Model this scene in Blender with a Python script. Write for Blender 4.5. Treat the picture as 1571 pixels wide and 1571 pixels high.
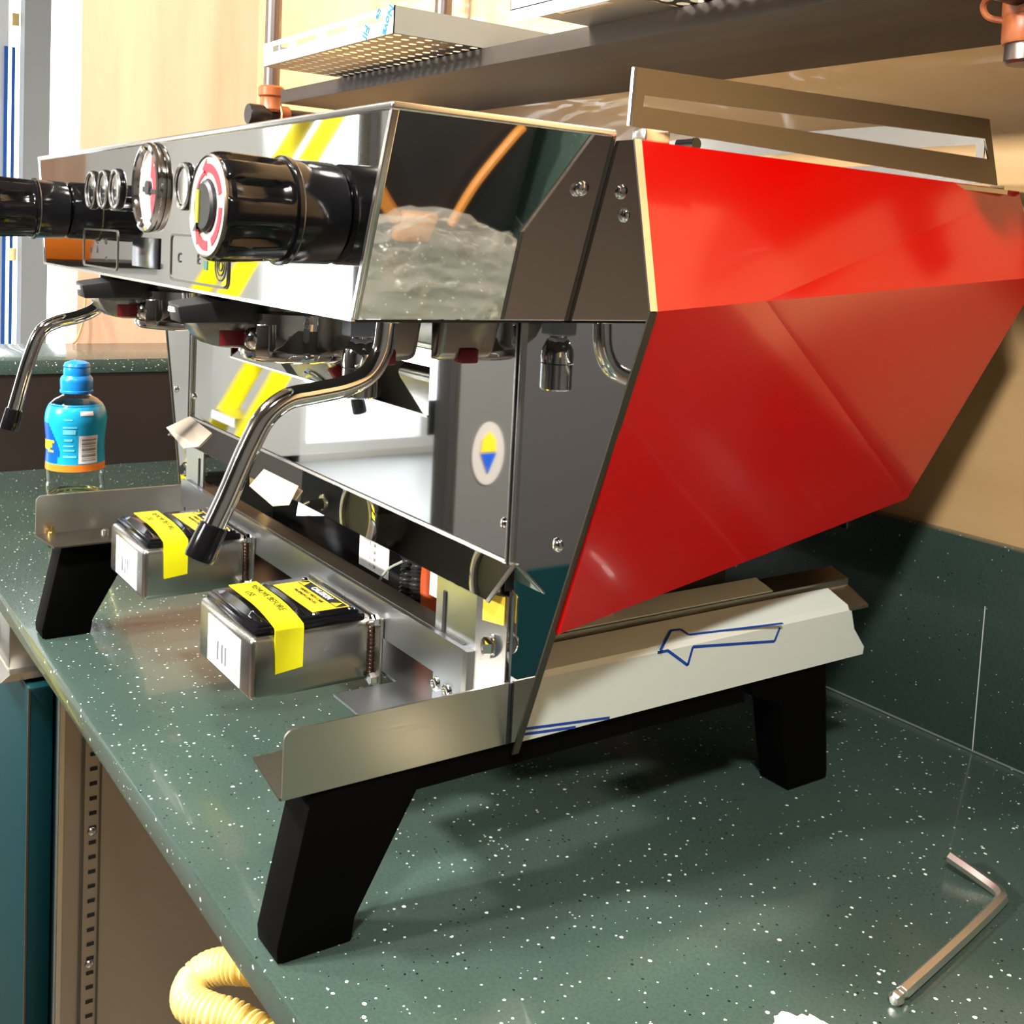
import bpy, bmesh, math, random
from mathutils import Vector, Matrix, noise

random.seed(7)
scene = bpy.context.scene
for o in list(bpy.data.objects):
    bpy.data.objects.remove(o, do_unlink=True)
COL = scene.collection

# ------------------------------------------------------------------ camera
IMG, FPX, PPY, CAM_H = 1571.0, 1725.95, 523.0, 0.42
def cam_rows(r, p, y):
    cr, sr, cp, sp, cy, sy = math.cos(r), math.sin(r), math.cos(p), math.sin(p), math.cos(y), math.sin(y)
    f = Vector((cy * cp, sy * cp, -sp)); rt = Vector((sy, -cy, 0)); dn = f.cross(rt)
    return cr * rt + sr * dn, -sr * rt + cr * dn, f
c_right, c_down, c_fwd = cam_rows(-0.0510562326, 0.0846146948, 2.53197532)
cam_data = bpy.data.cameras.new('camera')
cam_data.sensor_width = 36.0
cam_data.lens = FPX / IMG * 36.0
cam_data.shift_y = -(IMG / 2 - PPY) / IMG
cam_data.clip_start = 0.02
cam = bpy.data.objects.new('camera', cam_data)
cam.matrix_world = Matrix(((c_right.x, -c_down.x, -c_fwd.x, 0), (c_right.y, -c_down.y, -c_fwd.y, 0),
                           (c_right.z, -c_down.z, -c_fwd.z, CAM_H), (0, 0, 0, 1)))
COL.objects.link(cam)
scene.camera = cam

# ------------------------------------------------------------------ light and exposure
scene.view_settings.view_transform = 'Standard'
scene.view_settings.look = 'None'
scene.view_settings.gamma = 1.0
scene.view_settings.use_curve_mapping = False
scene.view_settings.exposure = 0.0
world = bpy.data.worlds.new('daylight'); scene.world = world; world.use_nodes = True
bg = world.node_tree.nodes['Background']
bg.inputs[0].default_value = (0.95, 0.98, 1.0, 1); bg.inputs[1].default_value = 3.0

def area(name, loc, target, sx, sy, power, color=(1, 1, 1), spread=180):
    l = bpy.data.lights.new(name, 'AREA'); l.shape = 'RECTANGLE'; l.size = sx; l.size_y = sy
    l.energy = power; l.color = color; l.spread = math.radians(spread)
    o = bpy.data.objects.new(name, l); o.location = loc
    o.rotation_euler = (Vector(target) - Vector(loc)).to_track_quat('-Z', 'Y').to_euler()
    COL.objects.link(o); return o
area('unseen_overhead_light', (-1.8, -0.7, 1.86), (-1.0, 0.5, 0.2), 0.22, 0.22, 62, (1.0, 0.95, 0.88))
area('unseen_overhead_light', (-1.1, -0.9, 1.86), (-0.9, 0.6, 0.1), 0.22, 0.22, 125, (1.0, 0.95, 0.88))
area('unseen_overhead_light', (0.5, -0.4, 1.86), (-0.5, 0.6, 0.1), 0.22, 0.22, 75, (1.0, 0.97, 0.92))
area('unseen_overhead_light', (-4.2, -1.6, 1.86), (-4.2, -1.6, 0), 0.4, 0.4, 30, (1.0, 0.93, 0.84))
area('unseen_overhead_light', (-1.3, -3.4, 1.80), (-0.9, 0.9, 0.35), 0.22, 0.22, 290, (1.0, 0.93, 0.82))  # added fill lamp, unseen, brightens the wall under the shelf
area('window_daylight', (-5.9, -2.4, 0.6), (0, -0.6, 0.2), 4.2, 2.3, 170, (0.92, 0.97, 1.0))

# ------------------------------------------------------------------ materials
def mat(name, color=(0.8, 0.8, 0.8), metal=0.0, rough=0.5, coat=0.0, emit=None, es=1.0, trans=0.0, ior=1.45, spec=0.5, alpha=1.0):
    m = bpy.data.materials.new(name); m.use_nodes = True
    b = m.node_tree.nodes['Principled BSDF']
    b.inputs['Base Color'].default_value = (*color, 1)
    b.inputs['Metallic'].default_value = metal
    b.inputs['Roughness'].default_value = rough
    b.inputs['Coat Weight'].default_value = coat
    b.inputs['Coat Roughness'].default_value = 0.05
    b.inputs['Transmission Weight'].default_value = trans
    b.inputs['IOR'].default_value = ior
    b.inputs['Specular IOR Level'].default_value = spec
    b.inputs['Alpha'].default_value = alpha
    if emit:
        b.inputs['Emission Color'].default_value = (*emit, 1); b.inputs['Emission Strength'].default_value = es
    return m
def nt(m):
    t = m.node_tree; return t, t.nodes, t.links, t.nodes['Principled BSDF']
def node(t, kind, **kw):
    n = t.nodes.new(kind)
    for k, v in kw.items():
        if k in n.inputs: n.inputs[k].default_value = v
        else: setattr(n, k, v)
    return n
def obj_coords(t, scale=(1, 1, 1)):
    g = t.nodes.new('ShaderNodeTexCoord'); mp = t.nodes.new('ShaderNodeMapping')
    mp.inputs['Scale'].default_value = scale
    t.links.new(g.outputs['Object'], mp.inputs['Vector']); return mp.outputs['Vector']
def ramp(t, fac, stops):
    r = t.nodes.new('ShaderNodeValToRGB'); e = r.color_ramp.elements
    while len(e) < len(stops): e.new(0.5)
    for i, (p, c) in enumerate(stops):
        e[i].position = p; e[i].color = (*c, 1)
    t.links.new(fac, r.inputs['Fac']); return r.outputs['Color']
def bump(t, height, strength=0.1, dist=0.001):
    b = t.nodes.new('ShaderNodeBump'); b.inputs['Strength'].default_value = strength; b.inputs['Distance'].default_value = dist
    t.links.new(height, b.inputs['Height']); return b.outputs['Normal']

def stone():
    m = mat('speckled_green_stone', rough=0.24, coat=0.25)
    t, N, L, b = nt(m); co = obj_coords(t)
    n1 = node(t, 'ShaderNodeTexNoise', Scale=5.0, Detail=3.0); L.new(co, n1.inputs['Vector'])
    base = ramp(t, n1.outputs['Fac'], [(0.3, (0.033, 0.055, 0.045)), (0.7, (0.043, 0.070, 0.057))])
    n2 = node(t, 'ShaderNodeTexNoise', Scale=420.0, Detail=2.0); L.new(co, n2.inputs['Vector'])
    gr = ramp(t, n2.outputs['Fac'], [(0.36, (0.90, 0.90, 0.90)), (0.52, (1, 1, 1)), (0.7, (1.06, 1.06, 1.06))])
    mx = node(t, 'ShaderNodeMix', data_type='RGBA', blend_type='MULTIPLY'); mx.inputs[0].default_value = 1
    L.new(base, mx.inputs[6]); L.new(gr, mx.inputs[7]); cur = mx.outputs[2]
    def specks(scale, size, keep, color, cur, off):
        mp = node(t, 'ShaderNodeMapping'); mp.inputs['Location'].default_value = (off, off * 1.7, off * 0.6); L.new(co, mp.inputs['Vector'])
        ds = node(t, 'ShaderNodeTexNoise', Scale=scale * 1.5); L.new(mp.outputs[0], ds.inputs['Vector'])
        va = node(t, 'ShaderNodeVectorMath', operation='SCALE'); va.inputs['Scale'].default_value = 0.35 / scale; L.new(ds.outputs['Color'], va.inputs[0])
        ad = node(t, 'ShaderNodeVectorMath', operation='ADD'); L.new(mp.outputs[0], ad.inputs[0]); L.new(va.outputs[0], ad.inputs[1])
        v = node(t, 'ShaderNodeTexVoronoi', Scale=scale); L.new(ad.outputs[0], v.inputs['Vector'])
        sep = node(t, 'ShaderNodeSeparateColor'); L.new(v.outputs['Color'], sep.inputs[0])
        k = node(t, 'ShaderNodeMath', operation='GREATER_THAN'); L.new(sep.outputs[0], k.inputs[0]); k.inputs[1].default_value = 1 - keep
        sz = node(t, 'ShaderNodeMath', operation='MULTIPLY'); L.new(sep.outputs[1], sz.inputs[0]); sz.inputs[1].default_value = size
        lt = node(t, 'ShaderNodeMath', operation='LESS_THAN'); L.new(v.outputs['Distance'], lt.inputs[0]); L.new(sz.outputs[0], lt.inputs[1])
        f = node(t, 'ShaderNodeMath', operation='MULTIPLY'); L.new(k.outputs[0], f.inputs[0]); L.new(lt.outputs[0], f.inputs[1])
        mm = node(t, 'ShaderNodeMix', data_type='RGBA'); L.new(f.outputs[0], mm.inputs[0]); L.new(cur, mm.inputs[6]); mm.inputs[7].default_value = (*color, 1)
        return mm.outputs[2]
    cur = specks(300, 0.30, 0.14, (0.006, 0.012, 0.012), cur, 3.1)
    cur = specks(190, 0.25, 0.24, (0.72, 0.80, 0.76), cur, 0.0)
    cur = specks(300, 0.28, 0.13, (0.46, 0.56, 0.52), cur, 7.7)
    L.new(cur, b.inputs['Base Color'])
    return m
def wood(name, dark, light, sc=(1.2, 9, 1.2), rough=0.4, plank=None, coat=0.0):
    m = mat(name, rough=rough, coat=coat)
    t, N, L, b = nt(m); co = obj_coords(t, sc)
    n1 = node(t, 'ShaderNodeTexNoise', Scale=2.0, Detail=6.0, Roughness=0.6, Distortion=0.3); L.new(co, n1.inputs['Vector'])
    c = ramp(t, n1.outputs['Fac'], [(0.3, dark), (0.7, light)])
    L.new(c, b.inputs['Base Color']); return m
def brushed(name, color, rough=0.3, sc=(2, 2, 90), st=0.06, metal=1.0):
    m = mat(name, color, metal, rough)
    t, N, L, b = nt(m); co = obj_coords(t, sc)
    n1 = node(t, 'ShaderNodeTexNoise', Scale=12.0, Detail=3.0); L.new(co, n1.inputs['Vector'])
    L.new(bump(t, n1.outputs['Fac'], st * 0.35, 0.0004), b.inputs['Normal'])
    r = ramp(t, n1.outputs['Fac'], [(0.3, (rough * 0.93,) * 3), (0.7, (rough * 1.07,) * 3)]); L.new(r, b.inputs['Roughness'])
    return m

M = {}
M['stone'] = stone()
M['mirror'] = mat('polished_steel', (0.80, 0.81, 0.80), 1, 0.025)
M['chrome'] = mat('chrome', (0.86, 0.86, 0.85), 1, 0.05)
M['steel'] = brushed('brushed_steel', (0.52, 0.49, 0.43), 0.30, (1.5, 1.5, 120), 0.02)
M['steel_dark'] = brushed('satin_steel', (0.15, 0.138, 0.115), 0.38, (1.5, 1.5, 120), 0.02)
M['steel_weld'] = brushed('satin_welded_steel', (0.48, 0.46, 0.42), 0.26, (3, 3, 3), 0.015)
M['alu'] = brushed('raw_aluminium', (0.50, 0.53, 0.56), 0.30, (2, 2, 120), 0.02)
M['edge'] = mat('bright_steel_edge', (0.68, 0.665, 0.635), 1, 0.24)
M['heat'] = mat('heat_tinted_weld', (0.10, 0.065, 0.045), 0.8, 0.35)
M['black_coat'] = mat('black_powder_coat', (0.001, 0.001, 0.001), 0, 0.65, spec=0.06)
M['black_gloss'] = mat('black_gloss_plastic', (0.004, 0.004, 0.005), 0, 0.14, coat=0.0, spec=0.45)
M['black_matte'] = mat('black_matte_plastic', (0.012, 0.012, 0.013), 0, 0.42)
M['black_void'] = mat('black_housing', (0.006, 0.006, 0.006), 0, 0.6)
M['red'] = mat('red_gloss_paint', (0.55, 0.0, 0.0), 0, 0.16, coat=0.4)
M['red_tape'] = mat('dark_red_tape', (0.20, 0.006, 0.012), 0, 0.5)
M['film'] = mat('white_protective_film', (0.57, 0.62, 0.58), 0, 0.30)
M['film_darkened'] = mat('darkened_film_on_steel', (0.30, 0.315, 0.29), 0, 0.4)  # film colour darkened to offset the strong lamp on the tray ends
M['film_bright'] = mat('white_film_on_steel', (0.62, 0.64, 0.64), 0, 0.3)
M['blue_ink'] = mat('blue_ink', (0.004, 0.05, 0.30), 0, 0.5)
M['sky_ink'] = mat('bright_blue_ink', (0.008, 0.13, 0.58), 0, 0.5)
M['yellow'] = mat('yellow_tape', (0.95, 0.88, 0.0), 0, 0.45)
M['amber'] = mat('amber_label', (0.95, 0.62, 0.02), 0, 0.4)
M['ink'] = mat('black_ink', (0.01, 0.01, 0.01), 0, 0.5)
M['grey_ink'] = mat('grey_ink', (0.25, 0.25, 0.26), 0, 0.5)
M['olive_ink'] = mat('faded_ink', (0.10, 0.085, 0.01), 0, 0.5)
M['white'] = mat('white_paper', (0.88, 0.88, 0.87), 0, 0.5)
M['ring_white'] = mat('white_dial_plastic', (0.50, 0.48, 0.46), 0, 0.35)
M['ring_red'] = mat('red_dial_print', (0.62, 0.02, 0.035), 0, 0.4)
M['brass'] = mat('brass', (0.75, 0.55, 0.22), 1, 0.25)
M['copper'] = mat('copper_brown_leather', (0.27, 0.075, 0.022), 0, 0.38)
M['pipe'] = mat('dark_steel_pipe', (0.16, 0.13, 0.12), 0.9, 0.36)
M['pipe_black'] = mat('blackened_pipe_fitting', (0.018, 0.014, 0.013), 0.2, 0.38)
M['wall_wood'] = wood('pale_wood_panel', (0.60, 0.37, 0.16), (0.72, 0.47, 0.23), (0.8, 0.8, 5.0), 0.34, coat=0.2)
def film_gloss(m):
    t, N, L, b = nt(m); co = obj_coords(t, (1, 1, 3))
    n1 = node(t, 'ShaderNodeTexNoise', Scale=5.0, Detail=2.0, Distortion=1.2); L.new(co, n1.inputs['Vector'])
    L.new(bump(t, n1.outputs['Fac'], 0.5, 0.02), b.inputs['Coat Normal']); b.inputs['Coat Weight'].default_value = 0.8; b.inputs['Coat Roughness'].default_value = 0.12
film_gloss(M['wall_wood'])
M['wall_peach'] = wood('peach_wood_panel', (0.50, 0.31, 0.21), (0.60, 0.41, 0.30), (6, 5.0, 0.5), 0.42)
M['shelf'] = wood('dark_stained_oak', (0.026, 0.021, 0.018), (0.046, 0.038, 0.032), (0.9, 14, 14), 0.5)
M['shelf'].node_tree.nodes['Principled BSDF'].inputs['Specular IOR Level'].default_value = 0.25
M['dark_panel'] = wood('dark_brown_panel', (0.014, 0.009, 0.008), (0.022, 0.014, 0.011), (8, 1, 1), 0.45)
M['teal'] = mat('teal_painted_door', (0.0006, 0.024, 0.029), 0, 0.45, spec=0.25)
M['teal_dark'] = mat('dark_teal_side', (0.001, 0.015, 0.02), 0, 0.5)
M['cab_steel'] = brushed('cabinet_steel', (0.46, 0.41, 0.34), 0.42, (2, 2, 30), 0.03)
M['hose'] = mat('yellow_hose', (0.74, 0.55, 0.18), 0, 0.35)
M['plaster'] = mat('pale_grey_wall', (0.70, 0.71, 0.70), 0, 0.8)
M['ceiling'] = mat('taupe_ceiling', (0.12, 0.10, 0.085), 0, 0.9)
M['dark_wall'] = mat('slate_wall', (0.060, 0.060, 0.058), 0, 0.7)
M['floor'] = mat('floor_daylight_tone', (0.36, 0.37, 0.37), 0, 0.35)  # bright daylight put into the floor colour
M['floor_dark'] = mat('dark_brown_floor', (0.075, 0.055, 0.042), 0, 0.45)
M['post'] = mat('grey_post', (0.42, 0.43, 0.42), 0, 0.5)
M['frame_white'] = mat('white_window_frame', (0.85, 0.87, 0.88), 0, 0.4)
M['bottle_blue'] = mat('blue_cap_plastic', (0.005, 0.20, 0.62), 0, 0.3)
M['label_blue'] = mat('cyan_label', (0.01, 0.36, 0.66), 0, 0.25)
M['label_navy'] = mat('royal_blue_print', (0.005, 0.09, 0.58), 0, 0.25)
M['label_cyan'] = mat('pale_cyan_print', (0.16, 0.62, 0.80), 0, 0.3)
M['orange'] = mat('orange_band', (0.90, 0.22, 0.02), 0, 0.35)
M['orange_cable'] = mat('orange_sleeve', (0.62, 0.10, 0.02), 0, 0.4)
M['clear'] = mat('clear_plastic', (0.97, 0.98, 0.98), 0, 0.03, trans=1.0, ior=1.3)
M['drink'] = mat('pale_yellow_drink', (0.86, 0.84, 0.35), 0, 0.02, trans=1.0, ior=1.33)
M['glass'] = mat('window_glass', (1, 1, 1), 0, 0.0, trans=1.0, ior=1.02)
M['tissue'] = mat('cream_tissue', (0.90, 0.82, 0.62), 0, 0.9)
M['key'] = mat('satin_nickel', (0.80, 0.78, 0.74), 1, 0.33)
M['bag'] = mat('clear_bag_film', (0.95, 0.94, 0.90), 0, 0.08, trans=1.0, ior=1.18)
def bag_film():
    m = mat('clear_bag_film'); t, N, L, b = nt(m)
    tr = node(t, 'ShaderNodeBsdfTransparent'); tr.inputs[0].default_value = (0.93, 0.92, 0.88, 1)
    b.inputs['Base Color'].default_value = (0.85, 0.82, 0.74, 1); b.inputs['Roughness'].default_value = 0.14; b.inputs['Specular IOR Level'].default_value = 1.0
    lw = node(t, 'ShaderNodeLayerWeight'); lw.inputs[0].default_value = 0.45
    r = ramp(t, lw.outputs['Facing'], [(0.0, (0.05, 0.05, 0.05)), (0.7, (0.16, 0.16, 0.16)), (1.0, (0.7, 0.7, 0.7))])
    mx = node(t, 'ShaderNodeMixShader'); L.new(r, mx.inputs[0]); L.new(tr.outputs[0], mx.inputs[1]); L.new(b.outputs[0], mx.inputs[2])
    L.new(mx.outputs[0], N['Material Output'].inputs[0]); return m
M['bag'] = bag_film()
M['gauge_face'] = mat('white_gauge_face', (0.50, 0.48, 0.46), 0, 0.4)
M['cable'] = mat('tan_cable', (0.35, 0.24, 0.12), 0, 0.5)
M['mirror_grey'] = brushed('satin_mirror_steel', (0.62, 0.63, 0.62), 0.14, (2, 2, 40), 0.02)

# ------------------------------------------------------------------ mesh helpers
class G:
    def __init__(s): s.b = bmesh.new()
    def _face(s, vs):
        try: return s.b.faces.new(vs)
        except ValueError: return None
    def hexa(s, p, bevel=0.0, seg=2):      # 8 points: bottom loop, top loop
        v = [s.b.verts.new(q) for q in p]
        fs = [s._face([v[i] for i in f]) for f in ((3, 2, 1, 0), (4, 5, 6, 7), (0, 1, 5, 4), (1, 2, 6, 5), (2, 3, 7, 6), (3, 0, 4, 7))]
        if bevel > 0:
            es = list({e for f in fs for e in f.edges})
            bmesh.ops.bevel(s.b, geom=es, offset=bevel, segments=seg, profile=0.5, affect='EDGES')
        return s
    def box(s, x0, x1, y0, y1, z0, z1, bevel=0.0, seg=2):
        return s.hexa([(x0, y0, z0), (x1, y0, z0), (x1, y1, z0), (x0, y1, z0), (x0, y0, z1), (x1, y0, z1), (x1, y1, z1), (x0, y1, z1)], bevel, seg)
    def prism(s, poly, axis, a0, a1, bevel=0.0):
        def P(u, v, a):
            return {'x': (a, u, v), 'y': (u, a, v), 'z': (u, v, a)}[axis]
        A = [s.b.verts.new(P(u, v, a0)) for u, v in poly]; B = [s.b.verts.new(P(u, v, a1)) for u, v in poly]
        n = len(poly); fs = [s._face(A), s._face(B[::-1])]
        for i in range(n): fs.append(s._face([A[i], B[i], B[(i + 1) % n], A[(i + 1) % n]]))
        fs = [f for f in fs if f]
        bmesh.ops.recalc_face_normals(s.b, faces=fs)
        if bevel > 0:
            es = list({e for f in fs for e in f.edges})
            bmesh.ops.bevel(s.b, geom=es, offset=bevel, segments=2, profile=0.5, affect='EDGES')
        return s
    def ringprism(s, outer, inner, axis, a0, a1):   # plate with one opening, both loops of equal count
        def P(u, v, a): return {'x': (a, u, v), 'y': (u, a, v), 'z': (u, v, a)}[axis]
        n = len(outer)
        oA = [s.b.verts.new(P(*q, a0)) for q in outer]; iA = [s.b.verts.new(P(*q, a0)) for q in inner]
        oB = [s.b.verts.new(P(*q, a1)) for q in outer]; iB = [s.b.verts.new(P(*q, a1)) for q in inner]
        fs = []
        for i in range(n):
            j = (i + 1) % n
            fs += [s._face([oA[i], oA[j], iA[j], iA[i]]), s._face([oB[j], oB[i], iB[i], iB[j]]),
                   s._face([oA[j], oA[i], oB[i], oB[j]]), s._face([iA[i], iA[j], iB[j], iB[i]])]
        bmesh.ops.recalc_face_normals(s.b, faces=[f for f in fs if f]); return s
    def sheet(s, pts, th):                  # flat 3D polygon thickened along its normal
        pts = [Vector(p) for p in pts]
        n = Vector()
        for i in range(len(pts)):
            a, b = pts[i], pts[(i + 1) % len(pts)]; n += a.cross(b)
        n.normalize()
        A = [s.b.verts.new(p) for p in pts]; B = [s.b.verts.new(p - n * th) for p in pts]
        fs = [s._face(A), s._face(B[::-1])]
        for i in range(len(pts)):
            j = (i + 1) % len(pts); fs.append(s._face([A[i], B[i], B[j], A[j]]))
        bmesh.ops.recalc_face_normals(s.b, faces=[f for f in fs if f]); return s
    def ring(s, c, u, v, r, n): return [s.b.verts.new(c + (u * math.cos(2 * math.pi * i / n) + v * math.sin(2 * math.pi * i / n)) * r) for i in range(n)]
    def lathe(s, prof, c, d=(0, 0, 1), n=32, closed=False, caps=True, phase=0.0):
        c = Vector(c); d = Vector(d).normalized(); u = d.orthogonal().normalized()
        if abs(d.z) > 0.9: u = Vector((1, 0, 0)); u = (u - d * u.dot(d)).normalized()
        else: u = Vector((0, 0, 1)); u = (u - d * u.dot(d)).normalized()
        v = d.cross(u)
        if phase: u, v = u * math.cos(phase) + v * math.sin(phase), v * math.cos(phase) - u * math.sin(phase)
        R = [s.ring(c + d * h, u, v, max(r, 1e-5), n) for r, h in prof]
        fs = []
        pairs = list(zip(R, R[1:])) + ([(R[-1], R[0])] if closed else [])
        for a, b in pairs:
            for i in range(n): fs.append(s._face([a[i], a[(i + 1) % n], b[(i + 1) % n], b[i]]))
        if caps and not closed: fs += [s._face(R[0][::-1]), s._face(R[-1])]
        bmesh.ops.recalc_face_normals(s.b, faces=[f for f in fs if f]); return s
    def cyl(s, p0, p1, r, r1=None, n=24, phase=0.0):
        p0 = Vector(p0); p1 = Vector(p1); r1 = r if r1 is None else r1
        return s.lathe([(r, 0), (r1, (p1 - p0).length)], p0, p1 - p0, n, phase=phase)
    def dome(s, c, d, r, h, n=16, k=5):
        return s.lathe([(r * math.cos(math.pi / 2 * i / k), h * math.sin(math.pi / 2 * i / k)) for i in range(k + 1)], c, d, n)
    def sphere(s, c, r, n=24, k=12, sz=1.0):
        return s.lathe([(r * math.sin(math.pi * i / k), -r * sz * math.cos(math.pi * i / k)) for i in range(k + 1)], c, (0, 0, 1), n)
    def tube(s, pts, r, n=16, sub=8, smooth=True, rfun=None):
        pts = [Vector(p) for p in pts]
        if smooth and len(pts) > 2:
            q = [pts[0] * 2 - pts[1]] + pts + [pts[-1] * 2 - pts[-2]]; out = []
            for i in range(1, len(q) - 2):
                for k in range(sub):
                    t = k / sub; a, b, c, d = q[i - 1], q[i], q[i + 1], q[i + 2]
                    out.append(0.5 * ((2 * b) + (c - a) * t + (2 * a - 5 * b + 4 * c - d) * t * t + (3 * b - a - 3 * c + d) * t ** 3))
            pts = out + [pts[-1]]
        T = [(pts[min(i + 1, len(pts) - 1)] - pts[max(i - 1, 0)]).normalized() for i in range(len(pts))]
        u = T[0].orthogonal().normalized(); prev = None; fs = []; first = None
        ln = 0.0
        for i, (p, t) in enumerate(zip(pts, T)):
            if i: ln += (p - pts[i - 1]).length
            u = (u - t * u.dot(t)).normalized(); v = t.cross(u)
            R = s.ring(p, u, v, rfun(ln) if rfun else r, n)
            if prev:
                for k in range(n): fs.append(s._face([prev[k], prev[(k + 1) % n], R[(k + 1) % n], R[k]]))
            else: first = R
            prev = R
        fs += [s._face(first[::-1]), s._face(prev)]
        bmesh.ops.recalc_face_normals(s.b, faces=[f for f in fs if f]); return s
    def patch(s, c, rf, a0, a1, z0, z1, off=0.0004, na=10, nz=6):   # piece of label wrapped round an upright axis
        c = Vector(c); grid = []
        for j in range(nz + 1):
            z = z0 + (z1 - z0) * j / nz; row = []
            for i in range(na + 1):
                a = a0 + (a1 - a0) * i / na; r = rf(z) + off
                row.append(s.b.verts.new(c + Vector((math.cos(a) * r, math.sin(a) * r, z))))
            grid.append(row)
        for j in range(nz):
            for i in range(na): s._face([grid[j][i], grid[j][i + 1], grid[j + 1][i + 1], grid[j + 1][i]])
        return s

ORG = {}
def org(o): return ORG.get(o.name, Vector((0, 0, 0))) if o else Vector((0, 0, 0))
def build(name, g, m, parent=None, smooth=True, angle=38, at=None, **props):
    me = bpy.data.meshes.new(name)
    o0 = org(parent) if parent else (Vector(at) if at else Vector((0, 0, 0)))
    if o0.length: bmesh.ops.translate(g.b, verts=g.b.verts, vec=-o0)
    g.b.to_mesh(me); g.b.free()
    me.materials.append(M[m] if isinstance(m, str) else m)
    if smooth:
        me.polygons.foreach_set('use_smooth', [True] * len(me.polygons)); me.set_sharp_from_angle(angle=math.radians(angle))
    o = bpy.data.objects.new(name, me); COL.objects.link(o)
    if parent: o.parent = parent
    else: o.location = o0
    ORG[o.name] = o0
    for k, v in props.items(): o[k] = v
    return o
def tag(o, label, category, group=None):
    o['label'] = label; o['category'] = category
    if group: o['group'] = group
    return o
def thing(name, loc, label, category, group=None):
    o = bpy.data.objects.new(name, None); o.empty_display_size = 0.05; o.location = loc; COL.objects.link(o)
    ORG[o.name] = Vector(loc); return tag(o, label, category, group)
def struct(name, g, m, smooth=False, parent=None):
    o = build(name, g, m, parent, smooth)
    if not parent: o['kind'] = 'structure'
    return o
def text(name, body, size, m, origin, ux, uy, parent, align='CENTER', extrude=0.0002, spacing=1.0, bold=0.0):
    cu = bpy.data.curves.new('lettering', 'FONT'); cu.body = body; cu.size = size; cu.extrude = extrude
    cu.align_x = align; cu.align_y = 'CENTER'; cu.space_character = spacing; cu.resolution_u = 3; cu.offset = bold
    tmp = bpy.data.objects.new('lettering', cu); COL.objects.link(tmp)
    dg = bpy.context.evaluated_depsgraph_get(); me = bpy.data.meshes.new_from_object(tmp.evaluated_get(dg))
    bpy.data.objects.remove(tmp, do_unlink=True)
    ux = Vector(ux).normalized(); uy = Vector(uy); uy = (uy - ux * uy.dot(ux)).normalized(); uz = ux.cross(uy)
    mw = Matrix(((ux.x, uy.x, uz.x, origin[0]), (ux.y, uy.y, uz.y, origin[1]), (ux.z, uy.z, uz.z, origin[2]), (0, 0, 0, 1)))
    me.transform(Matrix.Translation(-org(parent)) @ mw)
    me.materials.clear(); me.materials.append(M[m])
    o = bpy.data.objects.new(name, me); COL.objects.link(o); o.parent = parent; ORG[o.name] = org(parent); return o

# ------------------------------------------------------------------ the room
FZ, CZ = -0.90, 1.90
struct('floor', G().box(-3.4, 2.3, -5.2, 2.6, FZ - 0.05, FZ), 'floor_dark')
struct('daylit_floor', G().box(-6.2, -3.4, -5.2, 2.6, FZ - 0.05, FZ), 'floor')  # floor by the window, daylight painted in as a paler colour
struct('ceiling', G().box(-6.2, 2.3, -5.2, 2.6, CZ, CZ + 0.05), 'ceiling')
struct('wall_back', G().box(-2.27, 2.3, 0.905, 0.98, FZ, CZ), 'wall_wood')
struct('wall_side', G().box(-2.36, -2.27, 0.553, 0.98, FZ, CZ), 'wall_peach')
struct('wall_right', G().box(2.2, 2.3, -5.2, 0.905, FZ, CZ), 'dark_wall')
struct('wall_front', G().box(-6.2, 2.3, -5.2, -5.1, FZ, CZ), 'dark_wall')
struct('wall_rear', G().box(-6.2, -2.36, 2.5, 2.6, FZ, CZ), 'plaster')
# left wall: glazed shop front with a plain stretch of wall between its two openings
wl = struct('wall_left', G().box(-6.12, -6.0, -1.9, -0.35, FZ, CZ).box(-6.12, -6.0, -5.1, 2.5, FZ, -0.86).box(-6.12, -6.0, -5.1, 2.5, 1.78, CZ), 'plaster')
build('wood_cladding', G().box(-6.0, -5.985, -0.95, -0.36, 0.42, CZ - .02), 'wall_peach', wl, False)
def window(name, y0, y1, mull):
    w = struct(name, G().ringprism([(y0, -0.86), (y1, -0.86), (y1, 1.78), (y0, 1.78)], [(y0 + .05, -0.80), (y1 - .05, -0.80), (y1 - .05, 1.72), (y0 + .05, 1.72)], 'x', -6.1, -6.02), 'frame_white')
    ys = [y0 + .05] + mull + [y1 - .05]
    for a, b in zip(ys, ys[1:]):
        build('pane', G().box(-6.062, -6.058, a, b, -0.80, 1.72), 'glass', w, False)
    for y in mull: build('mullion', G().box(-6.09, -6.03, y - .025, y + .025, -0.80, 1.72), 'frame_white', w, False)
    return w
w1 = window('window_1', -0.35, 2.5, [1.10])
window('window_2', -5.1, -1.9, [-2.75, -3.9])
for y in (1.112, 1.146):
    build('film_strip', G().box(-6.022, -6.012, y - .007, y + .007, -0.5, 1.26), 'sky_ink', w1, False)
build('hinge', G().box(-6.02, -5.99, 1.135, 1.165, 1.36, 1.42), 'brass', w1, False)
build('hinge', G().box(-6.02, -5.99, 1.135, 1.165, 0.22, 0.28), 'brass', w1, False)
struct('trim_1', G().box(-6.0, -5.9, 1.172, 1.292, FZ, CZ), 'post')

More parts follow.
